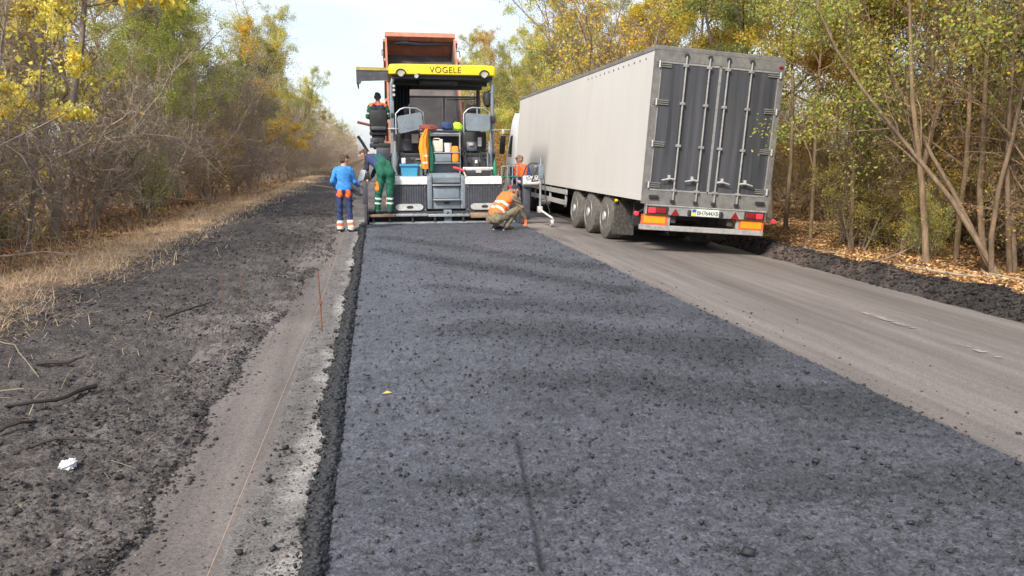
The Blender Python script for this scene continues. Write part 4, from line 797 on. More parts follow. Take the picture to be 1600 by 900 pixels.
for (x0, x1, dz) in ((.60, 1.26, -.0), (2.36, 3.0, .02)):
    hr = tube('console_hoop', 'steel', pv, [(x0 - .03, 20.50, 2.2), (x0 - .03, 20.50, 2.72 + dz), (x0 + .08, 20.50, 2.83 + dz), (x0 + .2, 20.5, 2.875 + dz), (x1 - .15, 20.50, 2.86 + dz), (x1 + .01, 20.50, 2.76 + dz), (x1 + .05, 20.50, 1.8)], .021, 8)
    pts = [(x0, 2.60 + dz), (x0 + .03, 2.66 + dz), (x1 - .07, 2.76 + dz), (x1 - .03, 2.72 + dz), (x1 + .0, 2.38 + dz), (x1 - .04, 2.34 + dz), (x0 + .08, 2.22 + dz), (x0 + .03, 2.25 + dz)] if x0 < 1 else [(x0, 2.70), (x0 + .04, 2.75), (x1 - .05, 2.72), (x1, 2.68), (x1 + .01, 2.34), (x1 - .04, 2.29), (x0 + .06, 2.30), (x0 + .02, 2.34)]
    MB().prism(pts, 20.42, 20.56).build('console_back', 'navy' if x0 > 9 else 'grey', hr); box('hoop_stay', 'steel', hr, (x0 + x1) / 2 - .012, (x0 + x1) / 2 + .012, 20.47, 20.5, 2.70, 2.88)
    m_ = 'navy'
for (x0, x1, z0, z1, m_) in ((.98, 1.16, 1.98, 2.22, 'yellow_flat'), (2.50, 2.62, 1.92, 1.99, 'yellow_flat'), (2.74, 2.84, 1.9, 2.14, 'white'), (2.60, 2.66, 1.46, 1.54, 'white'), (1.05, 1.35, 1.55, 1.58, 'steel')): box('service_label', m_ if m_ != 'yellow_flat' else 'pvc_white', pv, x0, x1, 20.34 if z0 < 1.7 else 20.82, 20.36 if z0 < 1.7 else 20.85, z0, z1)
box('rear_step_bar', 'white', pv, 2.26, 3.10, 20.10, 20.30, 1.30, 1.36, .01)

# -- things standing or hanging on the paver
t = thing('plastic_crate', 'blue plastic crate full of gear on the left screed cover', 'crate', (.84, 19.60, 1.142))
mb = MB(); o_ = [(.63, 19.42), (1.05, 19.42), (1.05, 19.80), (.63, 19.80)]; z0, z1, ins = 1.142, 1.44, .025
b_ = [(x + (ins if x < .8 else -ins), y + (ins if y < 19.6 else -ins), z0) for x, y in o_]; tpp = [(x, y, z1) for x, y in o_]; inn = [(x + (.015 if x < .8 else -.015), y + (.015 if y < 19.6 else -.015), z1) for x, y in o_]
fl = [(x + (.04 if x < .8 else -.04), y + (.04 if y < 19.6 else -.04), z0 + .02) for x, y in o_]
mb.v = b_ + tpp + inn + fl; mb.f = [(0, 1, 2, 3)] + [(i, (i + 1) % 4, 4 + (i + 1) % 4, 4 + i) for i in range(4)] + [(4 + i, 4 + (i + 1) % 4, 8 + (i + 1) % 4, 8 + i) for i in range(4)] + [(8 + i, 8 + (i + 1) % 4, 12 + (i + 1) % 4, 12 + i) for i in range(4)] + [(12, 13, 14, 15)]
mb.build('crate_body', 'blueplastic', t)
mb = MB()
for (x0, x1, y0, y1) in ((.61, 1.07, 19.395, 19.425), (.61, 1.07, 19.795, 19.825), (.605, .635, 19.42, 19.80), (1.045, 1.075, 19.42, 19.80)): mb.box(x0, x1, y0, y1, 1.395, 1.45, .006)
mb.build('crate_rim', 'blueplastic', t)
mb = MB(); mb.lathe([(19.41, .07), (19.56, .075), (19.6, .06)], (.82, 0, 1.55), 'y', 12).lathe([(19.45, .05), (19.6, .055)], (.95, 0, 1.52), 'y', 12); tag(mb.build('tape_roll', 'black', None, True), 'black coiled hose and tape lying on top of the blue crate', 'hose')
tag(MB().box(.66, .77, 19.5, 19.75, 1.45, 1.60, .03).build('work_gloves', 'paper', None, True), 'pale work gloves heaped at the left end of the blue crate', 'gloves')
tag(MB().lathe([(1.142, .045), (1.36, .05), (1.40, .03), (1.45, .018), (1.46, 0)], (1.125, 19.6, 0), 'z', 12).build('water_bottle', 'bottle', None, True), 'greenish plastic bottle standing between the blue crate and the jackets', 'bottle')
t = thing('toolbox', 'black toolbox with pale lid on the right screed cover', 'toolbox', (2.56, 19.6, 1.142)); box('toolbox_body', 'black', t, 2.26, 2.88, 19.45, 19.8, 1.142, 1.285, .015); box('toolbox_lid', 'galv', t, 2.25, 2.89, 19.44, 19.81, 1.287, 1.345, .012); box('toolbox_clasp', 'lens', t, 2.50, 2.64, 19.43, 19.445, 1.23, 1.30)
t = thing('jerrycan', 'milky white plastic canister on the centre shelf of the paver', 'canister', (1.60, 20.25, 1.747)); MB().box(1.46, 1.75, 20.15, 20.36, 1.747, 2.04, .04).build('can_body', 'pvc_white', t, True); tube('can_handle', 'pvc_white', t, [(1.5, 20.25, 2.02), (1.52, 20.25, 2.09), (1.66, 20.25, 2.09), (1.69, 20.25, 2.02)], .016, 6); MB().lathe([(2.03, .03), (2.075, .03)], (1.72, 20.25, 0), 'z', 10).build('can_cap', 'white', t)
tag(MB().lathe([(1.747, .085), (1.96, .10), (1.965, .105), (1.98, .105), (1.98, .09)], (1.88, 20.25, 0), 'z', 16).build('white_bucket', 'white', None, True), 'small white bucket beside the milky canister', 'bucket')
tag(MB().box(1.97, 2.15, 20.12, 20.30, 1.482, 1.90, .05).build('orange_bag', 'orange_bright', None, True), 'orange bag hanging right of the white bucket on the paver', 'bag')
t = thing('gas_bottle', 'slim green gas bottle at the right corner of the paver', 'gas bottle', (3.20, 20.3, 1.0)); MB().lathe([(1.142, .05), (1.45, .05), (1.52, .02), (1.56, .018)], (3.06, 19.9, 0), 'z', 12).build('bottle_body', 'greenpaint', t, True)
t = thing('hand_tool', 'red handled lute resting on the centre cabinet of the paver', 'hand tool', (2.1, 19.5, 1.23)); tube('handle', 'red', t, [(1.93, 19.45, 1.36), (2.08, 19.42, 1.33), (2.20, 19.40, 1.27)], .035, 8); tube('shaft', 'pvc_white', t, [(2.18, 19.40, 1.28), (2.24, 19.38, 1.15), (2.25, 19.30, 1.14)], .02, 6)
# hanging jackets: pleated cloth solids
def hang(name, m, label, outline, y0, th, seed, bandz=()):
    r_ = random.Random(seed); t = thing(name, label, 'jacket', (outline[0][0], y0, outline[0][2]))
    mb = MB(); nx = 9; nz = len(outline); V = []
    for side in (0, 1):
        for (xl, xr, z) in outline:
            for i in range(nx):
                q = i / (nx - 1); e = math.sin(q * math.pi) ** .6; dy = th * e + .018 * math.sin(i * 2.2 + z * 4 + seed)
                V.append((xl + (xr - xl) * q, y0 - dy if side == 0 else y0 + .05, z))
    F_ = []
    for side in (0, 1):
        for a in range(nz - 1):
            for i in range(nx - 1): k = side * nz * nx + a * nx + i; F_.append((k, k + 1, k + nx + 1, k + nx))
    N2 = nz * nx
    for a in range(nz - 1):
        for i in (0, nx - 1): k = a * nx + i; F_.append((k, k + nx, k + nx + N2, k + N2))
    for a in (0, nz - 1):
        for i in range(nx - 1): k = a * nx + i; F_.append((k, k + 1, k + 1 + N2, k + N2))
    mb.v = V; mb.f = F_; c = mb.build('jacket_cloth', m, t, True)
    for (xl, xr, z) in bandz:
        bb = MB(); 
        for i in range(nx):
            q = i / (nx - 1); e = math.sin(q * math.pi) ** .6; dy = th * e + .018 * math.sin(i * 2.2 + z * 4 + seed) + .008
            bb.v += [(xl + (xr - xl) * q, y0 - dy, z), (xl + (xr - xl) * q, y0 - dy - .004, z + .055)]
        bb.f = [(2 * i, 2 * i + 2, 2 * i + 3, 2 * i + 1) for i in range(nx - 1)]; bb.build('reflective_band', 'reflective', c)
    return t
hang('work_jacket', 'orange_bright', 'bright orange work jacket with silver bands hanging on the paver rail', [(1.30, 1.37, 2.33), (1.16, 1.38, 2.1), (1.12, 1.38, 1.85), (1.16, 1.38, 1.6), (1.20, 1.38, 1.32)], 20.12, .09, 1, [(1.18, 1.37, 1.62), (1.19, 1.37, 1.45)])
hang('work_jacket', 'green_cloth', 'dark green work jacket hanging behind the orange one', [(1.38, 1.42, 2.18), (1.385, 1.49, 1.9), (1.385, 1.54, 1.6), (1.385, 1.52, 1.25)], 20.14, .07, 3)
for (nm, m_, lb, c, s_) in (('folded_jacket', 'navy_cloth', 'navy jacket thrown over the centre rail of the paver', (1.86, 20.22, 2.40), (.18, .13, .12)), ('folded_vest', 'lime', 'lime yellow safety vest beside the navy jacket', (2.13, 20.22, 2.39), (.12, .12, .12)), ('folded_jacket', 'brown_cloth', 'red-brown jacket draped at the left of the centre rail', (1.38, 20.24, 2.36), (.24, .12, .09))):
    b = bmesh.new(); bmesh.ops.create_icosphere(b, subdivisions=3, radius=1)
    for q in b.verts:
        k = 1 + .22 * math.sin(q.co.x * 5 + q.co.z * 4) * math.cos(q.co.y * 4 + q.co.x * 3); q.co = Vector((c[0] + q.co.x * s_[0] * k, c[1] + q.co.y * s_[1] * k, c[2] + max(q.co.z, -.75) * s_[2] * k))
    b.verts.index_update(); mb = MB(); mb.v = [tuple(q.co) for q in b.verts]; mb.f = [tuple(q.index for q in fc_.verts) for fc_ in b.faces]; b.free(); tag(mb.build(nm, m_, None, True), lb, 'vest' if 'vest' in nm else 'jacket')

r_ = random.Random(5)
for k in range(16):
    x = r_.choice([.56, .72, .9, 1.1, 2.3, 2.5, 2.7, 2.92]) + r_.uniform(-.06, .06); x2 = x + r_.uniform(-.25, .25); z = r_.uniform(1.25, 1.6)
    tube('hose', 'black', pv, [(x, 20.36, z), (x * .6 + x2 * .4, 20.26, z - r_.uniform(.05, .2)), (x * .3 + x2 * .7, 20.25, z - .1), (x2, 20.36, z + r_.uniform(-.05, .2))], r_.choice([.010, .014, .018]), 6)
for (x0, x1) in ((.43, 1.23), (2.24, 3.10)):
    for x in (x0 + .03, x1 - .03):
        for z in (.33, .9): MB().lathe([(-.008, .014), (0, .014)], (x, 19.297, z), 'y', 8).build('cover_bolt', 'steel', pv)
n = 420; x = rng.uniform(-.18, 3.25, n); y = rng.uniform(18.98, 19.27, n); z = np.where(x < 1.24, .25, np.where(x < 2.3, .236, .25)); s = rng.gamma(1.4, .005, n) + .003
V, F, _ = clumps(np.stack([x, y, z], 1), s, None, .7, 33); tag(raw('walkway_crumbs', V, F, 'crumb'), 'black asphalt crumbs caked on the paver walkway', 'asphalt crumbs', kind='stuff')

# ================================================================== TRUCKS
def wheel(name, parent, x, y, z, r=.50, w_=.38, side=-1, tyre='tyre_grey', rim='galv', dual=False):
    t = MB().lathe([(-w_ / 2, r * .60), (-w_ / 2 + .01, r * .80), (-w_ / 2 + .035, r * .965), (-w_ / 2 + .07, r), (w_ / 2 - .07, r), (w_ / 2 - .035, r * .965), (w_ / 2 - .01, r * .80), (w_ / 2, r * .60)], (x, y, z), 'x', 32).build(name, tyre, parent, True)
    xo = x + side * w_ / 2; rr = MB()
    rr.lathe([(xo - x - side * .02, r * .62), (xo - x + side * .004, r * .60), (xo - x - side * .04, r * .54), (xo - x - side * .10, r * .50), (xo - x - side * .10, r * .24), (xo - x - side * .02, r * .23), (xo - x + side * .02, r * .19), (xo - x + side * .025, .01)], (x, y, z), 'x', 28); rr.build('rim', rim, t, True)
    for k in range(10):
        a = 6.283 * k / 10; MB().lathe([(0, .016), (side * .03, .014)], (xo - side * .10, y + r * .40 * math.cos(a), z + r * .40 * math.sin(a)), 'x', 6).build('wheel_nut', 'black', t) if k % 2 == 0 else None
    for k in range(8):
        a = 6.283 * (k + .5) / 8; MB().lathe([(0, .042), (side * .004, .042)], (xo - side * .101, y + r * .385 * math.cos(a), z + r * .385 * math.sin(a)), 'x', 8).build('rim_hole', 'black', t)
    return t
ROLL = R(4.0)
tl = thing('semi_trailer', 'long white box semi-trailer with dark rear doors, tilted towards the right verge', 'trailer', (6.165, 13.90, -.232), local=True, rot=(0, ROLL, 0))
HW, Z0, Z1, LEN = 1.28, 1.04, 3.815, 13.6
# box body
side = MB().box(-HW, -HW + .05, .10, LEN, Z0 + .02, Z1 - .09).build('side_wall', 'trailer_side', tl); MB().box(HW - .05, HW, .10, LEN, Z0 + .02, Z1 - .09).build('side_wall', 'trailer_side', tl)
MB().box(-HW + .05, HW - .05, LEN - .05, LEN, Z0 + .02, Z1 - .09).build('front_wall', 'trailer_side', tl)
MB().box(-HW - .012, HW + .012, .02, LEN + .012, Z1 - .088, Z1, .012).build('roof', 'trailer_frame', tl)
for s_ in (-1, 1): MB().box(s_ * HW - .014 if s_ < 0 else HW - .03, s_ * HW + .03 if s_ < 0 else HW + .014, .10, LEN, Z0 - .07, Z0 + .018).build('side_rail', 'trailer_side', tl)
for k in range(13): MB().lathe([(0, .022), (-.012, .022)], (-HW, .55 + k * .34, Z1 - .19), 'x', 8).build('rope_ring', 'trailer_frame', side)
MB().box(-HW - .008, -HW + .002, .115, .235, Z0 + .02, Z1 - .095).build('corner_strip', 'trailer_side', side)
MB().box(-HW + .04, HW - .04, .12, LEN - .06, Z0 - .04, Z0 + .015).build('floor', 'chassis', tl)
# rear frame and doors
fr = MB(); fr.box(-HW - .004, -HW + .10, 0, .11, Z0 - .12, Z1 - .09); fr.box(HW - .10, HW + .004, 0, .11, Z0 - .12, Z1 - .09); fr.box(-HW + .10, HW - .10, 0, .11, Z1 - .27, Z1 - .09); fr.box(-HW + .10, HW - .10, 0, .11, Z0 - .12, Z0 + .13)
frame = fr.build('rear_frame', 'trailer_frame', tl)
MB().box(HW - .12, HW - .03, -.012, 0, Z1 - .22, Z1 - .17, .004).build('marker_light', 'redlamp', frame)
DZ0, DZ1 = Z0 + .14, Z1 - .28
for s_ in (-1, 1):
    xa, xb = (-HW + .105, -.012) if s_ < 0 else (.012, HW - .105)
    d = MB().box(xa, xb, .012, .06, DZ0, DZ1, .004).build('rear_door', 'trailer_door', tl)
    gs = MB(); gs.box(xa - .0, xb + .0, .002, .013, DZ1 - .028, DZ1 + .004); gs.box(xa, xb, .002, .013, DZ0 - .004, DZ0 + .028)
    e = xa if s_ < 0 else xb; gs.box(e - .016, e + .016, .002, .0125, DZ0 + .03, DZ1 - .03); c_ = xb if s_ < 0 else xa; gs.box(c_ - .011, c_ + .011, .003, .0125, DZ0 + .03, DZ1 - .03); gs.build('door_seal', 'rod', d)
    for bx_ in ((-.70, -.24) if s_ < 0 else (.13, .60)):
        x = bx_; bar = MB().tube([(x, -.035, Z0 - .02), (x, -.035, Z1 - .16)], .018, 8).build('locking_bar', 'rod', d, True)
        for zz in (DZ0 + .02, DZ0 + .85, DZ0 + 1.62, DZ1 - .05): MB().box(x - .045, x + .045, -.058, .01, zz - .025, zz + .025, .008).build('bar_guide', 'rod', d)
        MB().box(x - .04, x + .04, -.05, .0, Z0 - .075, Z0 - .02, .006).build('bar_cam', 'black', d); MB().box(x - .035, x + .035, -.05, .0, Z1 - .165, Z1 - .11, .006).build('bar_cam', 'black', d)
        hx = -1 if bx_ < 0 else 1
        MB().tube([(x + hx * .01, -.05, DZ0 + .22), (x + hx * .10, -.07, DZ0 + .235), (x + hx * .27, -.06, DZ0 + .20)], [.02, .018, .012], 6).build('bar_handle', 'galv', d, True); MB().box(x + hx * .12 - .02, x + hx * .12 + .02, -.055, .008, DZ0 + .20, DZ0 + .30, .006).build('handle_catch', 'galv', d)
    for zz in (DZ0 + .10, DZ0 + .86, DZ0 + 1.62, DZ1 - .06):
        h = xa if s_ < 0 else xb
        for dz in (-.036, .0, .036): MB().box(h - .09 if s_ < 0 else h - .21, h + .21 if s_ < 0 else h + .09, -.012, .008, zz + dz - .011, zz + dz + .011, .003).build('hinge_strap', 'trailer_frame', d)
        MB().tube([(h - s_ * -.07 if False else h + s_ * .03, -.02, zz - .06), (h + s_ * .03, -.02, zz + .06)], .018, 8).build('hinge_pin', 'galv', d)
    for zz in (Z0 + .02,): MB().box(xa if s_ < 0 else xb - .18, xa + .18 if s_ < 0 else xb, -.05, 0, zz - .03, zz + .03, .008).build('rubber_buffer', 'black', frame)
# lamp bar and underrun guard
lb_ = MB().box(-1.21, 1.24, -.02, .10, Z0 - .315, Z0 - .145, .008).build('lamp_bar', 'rod', tl); MB().box(-1.22, 1.25, -.035, .09, Z0 - .15, Z0 - .125, .004).build('lamp_bar_trim', 'dirtywhite', lb_)
for (x0, m_, x1) in ((-1.16, 'redlit', -1.02), (-1.01, 'redlamp', -.81), (.82, 'redlamp', 1.03), (1.04, 'redlit', 1.17)): MB().box(x0, x1, -.045, -.018, Z0 - .285, Z0 - .185, .012).build('tail_lamp', m_, lb_)
for (x0, x1) in ((-1.19, -.76), (.79, 1.22)): MB().box(x0, x1, -.03, -.019, Z0 - .305, Z0 - .16, .006).build('lamp_housing', 'black', lb_)
for x in (-.62, .60): MB().prism([(x - .085, Z0 - .31), (x + .085, Z0 - .31), (x, Z0 - .18)], -.032, -.02).build('warning_triangle', 'redlamp', lb_)
npl = MB().box(-.30, .26, -.045, -.030, Z0 - .30, Z0 - .165, .004).build('number_plate', 'plate_green', lb_)
MB().box(-.295, -.21, -.048, -.0455, Z0 - .23, Z0 - .17).build('plate_band', 'blue_flat', npl); MB().box(-.295, -.21, -.048, -.0455, Z0 - .295, Z0 - .232).build('plate_band', 'yellow_flat', npl)
for x in (-.345, .305): MB().box(x - .035, x + .035, -.06, -.02, Z0 - .30, Z0 - .19, .02).build('plate_lamp', 'black', lb_)
fc = bpy.data.curves.new('plate_text', 'FONT'); fc.body = 'BH7644XB'; fc.size = .115; fc.extrude = .001; fc.space_character = .9
fo = bpy.data.objects.new('plate_source', fc); COL.objects.link(fo); dg = bpy.context.evaluated_depsgraph_get(); lme = bpy.data.meshes.new_from_object(fo.evaluated_get(dg)); bpy.data.objects.remove(fo)
wtx = max(v.co.x for v in lme.vertices); lme.transform(Matrix.Translation((-.195, -.0475, Z0 - .275)) @ Matrix.Rotation(R(90), 4, 'X') @ Matrix.Scale(.44 / wtx, 4, (1, 0, 0))); lme.materials.clear(); lme.materials.append(M['lettering'])
lo = bpy.data.objects.new('plate_lettering', lme); COL.objects.link(lo); lo.parent = npl
ug = MB().box(-1.27, 1.25, .02, .14, .425, .525, .012).build('underrun_bar', 'dirtywhite', tl)
for (x0, x1) in ((-1.27, -.74), (.72, 1.25)):
    a = MB().box(x0, x1, .03, .06, .528, .722, .004).build('reflector_plate', 'orange_red', ug); MB().box(x0 + .05, x1 - .05, .022, .032, .558, .695, .004).build('reflector_face', 'orange_reflector', a)
    MB().box(x1 + .0 if x0 < 0 else x0 - .05, x1 + .05 if x0 < 0 else x0, .03, .07, .528, .70).build('plate_bracket', 'dirtywhite', a)
for x in (-.62, .55): MB().box(x - .05, x + .05, .06, .5, .58, Z0 - .12).build('underrun_strut', 'chassis', ug)
for s_ in (-1, 1):
    a = MB().tube([(s_ * 1.24, .0, Z0 - .22), (s_ * 1.38, -.04, Z0 - .30)], .014, 6).build('side_lamp_stalk', 'black', tl); MB().lathe([(-.035, .02), (-.03, .04), (.03, .04), (.035, .02)], (s_ * 1.40, -.04, Z0 - .31), 'y', 12).build('side_lamp', 'redlit', a, True)
# chassis, bogie, mudguards
for x in (-.5, .5): MB().box(x - .08, x + .08, .15, 12.6, Z0 - .32, Z0 - .045).build('chassis_beam', 'chassis', tl)
for k in range(14): MB().box(-1.2, 1.2, .5 + k * .92, .58 + k * .92, Z0 - .14, Z0 - .045).build('cross_member', 'chassis', tl)
MB().box(-.35, .35, .9, 1.5, .58, Z0 - .2, .05).build('air_tank', 'black', tl); MB().box(-1.1, -.55, 1.0, 1.05, .42, Z0 - .1, .02).build('spare_carrier', 'black', tl)
for k, yy in enumerate((2.45, 3.76, 5.07)):
    ax = MB().tube([(-1.2, yy, .50), (1.2, yy, .50)], .07, 8).build('axle', 'chassis', tl)
    for s_ in (-1, 1): wheel('wheel', tl, s_ * 1.06, yy, .495, .495, .385, s_)
for s_ in (-1, 1):
    MB().box(s_ * 1.06 - .23, s_ * 1.06 + .23, 1.64, 1.67, .17, Z0 - .14, .006).build('mud_flap', 'rubber', tl); MB().box(s_ * 1.06 - .23, s_ * 1.06 + .23, 1.67, 1.95, Z0 - .16, Z0 - .12).build('mud_guard', 'black', tl)
MB().lathe([(-.05, .02), (-.05, .035), (.0, .03)], (-1.26, 1.60, Z0 - .16), 'x', 10).build('side_marker', 'yellow', tl, True)
for y_ in (6.2, 8.1, 10.2): MB().box(-1.22, -1.17, y_, y_ + .07, .45, Z0 - .045).build('guard_post', 'galv', tl)
for zz in (.50, .78): MB().box(-1.255, -1.222, 6.0, 10.6, zz, zz + .13, .006).build('side_guard', 'galv', tl)
MB().box(-1.20, -.6, 10.9, 12.1, .40, Z0 - .06, .04).build('pallet_box', 'chassis', tl); MB().box(-.5, .5, 10.8, 11.0, .1, Z0 - .3).build('landing_leg', 'chassis', tl)
# tractor unit
ct = thing('tractor_unit', 'white truck cab coupled to the front of the long white trailer', 'truck', (6.165, 13.90 + 13.6, -.232), local=True, rot=(0, ROLL, 0))
cabp = [(.42, .55), (.42, 2.75), (.62, 3.25), (1.25, 3.35), (1.75, 3.05), (2.35, 2.05), (2.5, 1.6), (2.5, .45), (.9, .45)]
cab = MB().prism(cabp, -1.22, 1.22, 'x').build('cab', 'cabwhite', ct)
MB().prism([(.40, 3.26), (.62, 3.42), (1.3, 3.40), (1.7, 3.12), (1.25, 3.36), (.62, 3.26)], -1.05, 1.05, 'x').build('roof_deflector', 'cabwhite', cab)
for s_ in (-1, 1):
    MB().prism([(1.35, 1.75), (1.35, 2.55), (1.75, 2.55), (2.15, 1.95), (2.12, 1.75)], s_ * 1.222, s_ * 1.234, 'x').build('side_window', 'glass', cab)
    MB().prism([(.40, .6), (.40, 3.1), (.20, 3.1), (.05, 2.9), (.05, .6)], s_ * 1.20, s_ * 1.24, 'x').build('side_fairing', 'cabwhite', cab)
    a = MB().tube([(s_ * 1.2, 2.25, 2.6), (s_ * 1.42, 2.4, 2.6)], .02, 6).build('mirror_arm', 'black', cab); MB().box(s_ * 1.42 - .10, s_ * 1.42 + .10, 2.34, 2.46, 1.85, 2.55, .04).build('mirror', 'black', a, True)
    MB().box(s_ * 1.24 - .03 * s_, s_ * 1.25, .5, .7, .5, 1.0).build('cab_step', 'black', cab)
MB().prism([(2.30, 2.12), (1.80, 2.98), (1.84, 3.0), (2.34, 2.14)], -1.1, 1.1, 'x').build('windscreen', 'glass', cab)
MB().box(-1.2, 1.2, 2.5, 2.62, .35, .85, .03).build('bumper', 'cabwhite', cab); MB().box(-.5, .5, -3.6, 2.2, .55, .80).build('chassis', 'chassis', ct)
for y_ in (1.55, -2.2):
    for s_ in (-1, 1): wheel('wheel', ct, s_ * 1.04, y_, .50, .50, .32, s_)
for s_ in (-1, 1): MB().box(s_ * 1.15 - .05, s_ * 1.15 + .05, -1.4, .2, .35, .95, .05).build('fuel_tank', 'steel', ct, True)

# ---- tipper lorry feeding the paver
tp = thing('tipper_lorry', 'orange tipper lorry with its load bed raised beyond the paver', 'lorry', (1.62, 26.5, 0), local=True)
TA = R(52); hy, hz = -1.9, 1.15
Tm = Matrix.Translation((0, hy, hz)) @ Matrix.Rotation(TA, 4, 'X')
BL, BW, BH = 5.0, 1.14, .92
bedf = MB().box(-BW, BW, 0, BL, -.06, 0, 0, Tm).build('bed_floor', 'bed_inside', tp)
for s_ in (-1, 1):
    MB().box(s_ * BW - .03, s_ * BW + .03, 0, BL, 0, BH, 0, Tm).build('bed_side', 'orange_bed', tp)
    for k in range(6): MB().box(s_ * (BW + .03), s_ * (BW + .10), .35 + k * .86, .47 + k * .86, 0, BH - .02, 0, Tm).build('side_rib', 'orange_bed', bedf)
    MB().box(s_ * (BW - .028), s_ * (BW - .03 - .012), .05, BL - .1, .02, BH * .75, 0, Tm).build('side_liner', 'bed_inside', bedf)
MB().box(-BW + .035, BW - .035, BL - .06, BL, 0, BH + .0, 0, Tm).build('bed_headboard', 'orange_bed', tp)
MB().box(-BW - .03, BW + .03, BL - .12, BL + .02, BH + .003, BH + .05, 0, Tm).build('bed_hood', 'orange_bed', tp)
MB().box(-BW - .02, BW + .02, BL - .17, BL - .122, BH - .14, BH + .05, 0, Tm).build('hood_lip', 'orange_bed', tp)
for x in (-.39, .38): MB().box(x - .008, x + .008, BL - .185, BL - .172, BH - .14, BH + .04, 0, Tm).build('lip_seam', 'bed_inside', tp)
MB().tube([Tm @ Vector((-.95, BL - .20, BH - .24)), Tm @ Vector((-.55, BL - .20, BH - .20)), Tm @ Vector((0.0, BL - .20, BH - .26)), Tm @ Vector((1.1, BL - .20, BH - .22))], [.02, .07, .06, .03], 8).build('rolled_cover', 'dark_cloth', tp, True)
for s_ in (-1, 1): MB().tube([Tm @ Vector((s_ * BW, BL - .7, BH - .05)), Tm @ Vector((s_ * (BW + .14), BL - .7, BH - .05)), Tm @ Vector((s_ * (BW + .14), BL - .95, BH - .05))], .018, 6).build('cover_hook', 'black', tp)
MB().box(-.45, .45, -1.9, 6.2, .75, 1.0).build('chassis', 'chassis', tp); MB().tube([(0, 1.2, 1.0), (0, 1.35, 3.9)], .09, 10).build('lift_ram', 'steel', tp)
cbx = MB().prism([(4.2, .9), (4.2, 3.0), (5.6, 3.05), (6.1, 2.2), (6.2, .7), (5.2, .7)], -1.18, 1.18, 'x').build('cab', 'orange_bed', tp); MB().prism([(5.66, 2.95), (6.08, 2.22), (6.12, 2.24), (5.70, 2.97)], -1.05, 1.05, 'x').build('windscreen', 'glass', cbx)
for y_ in (-.9, .45, 5.2):
    for s_ in (-1, 1): wheel('wheel', tp, s_ * 1.0, y_, .5, .5, .34, s_, 'rubber', 'orange_bed')

# ================================================================== PEOPLE
def surface_net(D, org, h):
    """polygonise the zero level of grid D (naive surface nets)"""
    ins = D < 0; nx, ny, nz_ = D.shape
    c = np.zeros((nx - 1, ny - 1, nz_ - 1), np.int8)
    for i in (0, 1):
        for j in (0, 1):
            for k in (0, 1): c += ins[i:nx - 1 + i, j:ny - 1 + j, k:nz_ - 1 + k]
    act = (c > 0) & (c < 8); idx = -np.ones(act.shape, np.int64); I = np.argwhere(act); idx[act] = np.arange(len(I))
    S_ = np.zeros((len(I), 3)); W = np.zeros(len(I)); cor = [(i, j, k) for i in (0, 1) for j in (0, 1) for k in (0, 1)]
    for a in cor:
        for ax in range(3):
            if a[ax]: continue
            b = list(a); b[ax] = 1
            da = D[I[:, 0] + a[0], I[:, 1] + a[1], I[:, 2] + a[2]]; db = D[I[:, 0] + b[0], I[:, 1] + b[1], I[:, 2] + b[2]]
            m = (da < 0) != (db < 0); t = np.where(m, da / np.where(m, da - db, 1), 0)
            p = np.tile(np.array(a, float), (len(I), 1)); p[:, ax] += t; S_ += p * m[:, None]; W += m
    V = (I + S_ / W[:, None]) * h + org; F = []
    for ax in range(3):
        sl0 = [slice(None)] * 3; sl1 = [slice(None)] * 3; sl0[ax] = slice(0, -1); sl1[ax] = slice(1, None)
        a = ins[tuple(sl0)]; b = ins[tuple(sl1)]; E = np.argwhere(a != b); o1, o2 = [q for q in range(3) if q != ax]
        E = E[(E[:, o1] > 0) & (E[:, o2] > 0) & (E[:, o1] < D.shape[o1] - 1) & (E[:, o2] < D.shape[o2] - 1)]
        q = []
        for (d1, d2) in ((0, 0), (1, 0), (1, 1), (0, 1)):
            e = E.copy(); e[:, o1] -= d1; e[:, o2] -= d2; q.append(idx[e[:, 0], e[:, 1], e[:, 2]])
        q = np.stack(q, 1); flip = a[E[:, 0], E[:, 1], E[:, 2]]
        if ax == 1: flip = ~flip
        q[~flip] = q[~flip][:, ::-1]; F.append(q)
    F = np.concatenate(F); return V, F[(F >= 0).all(1)]
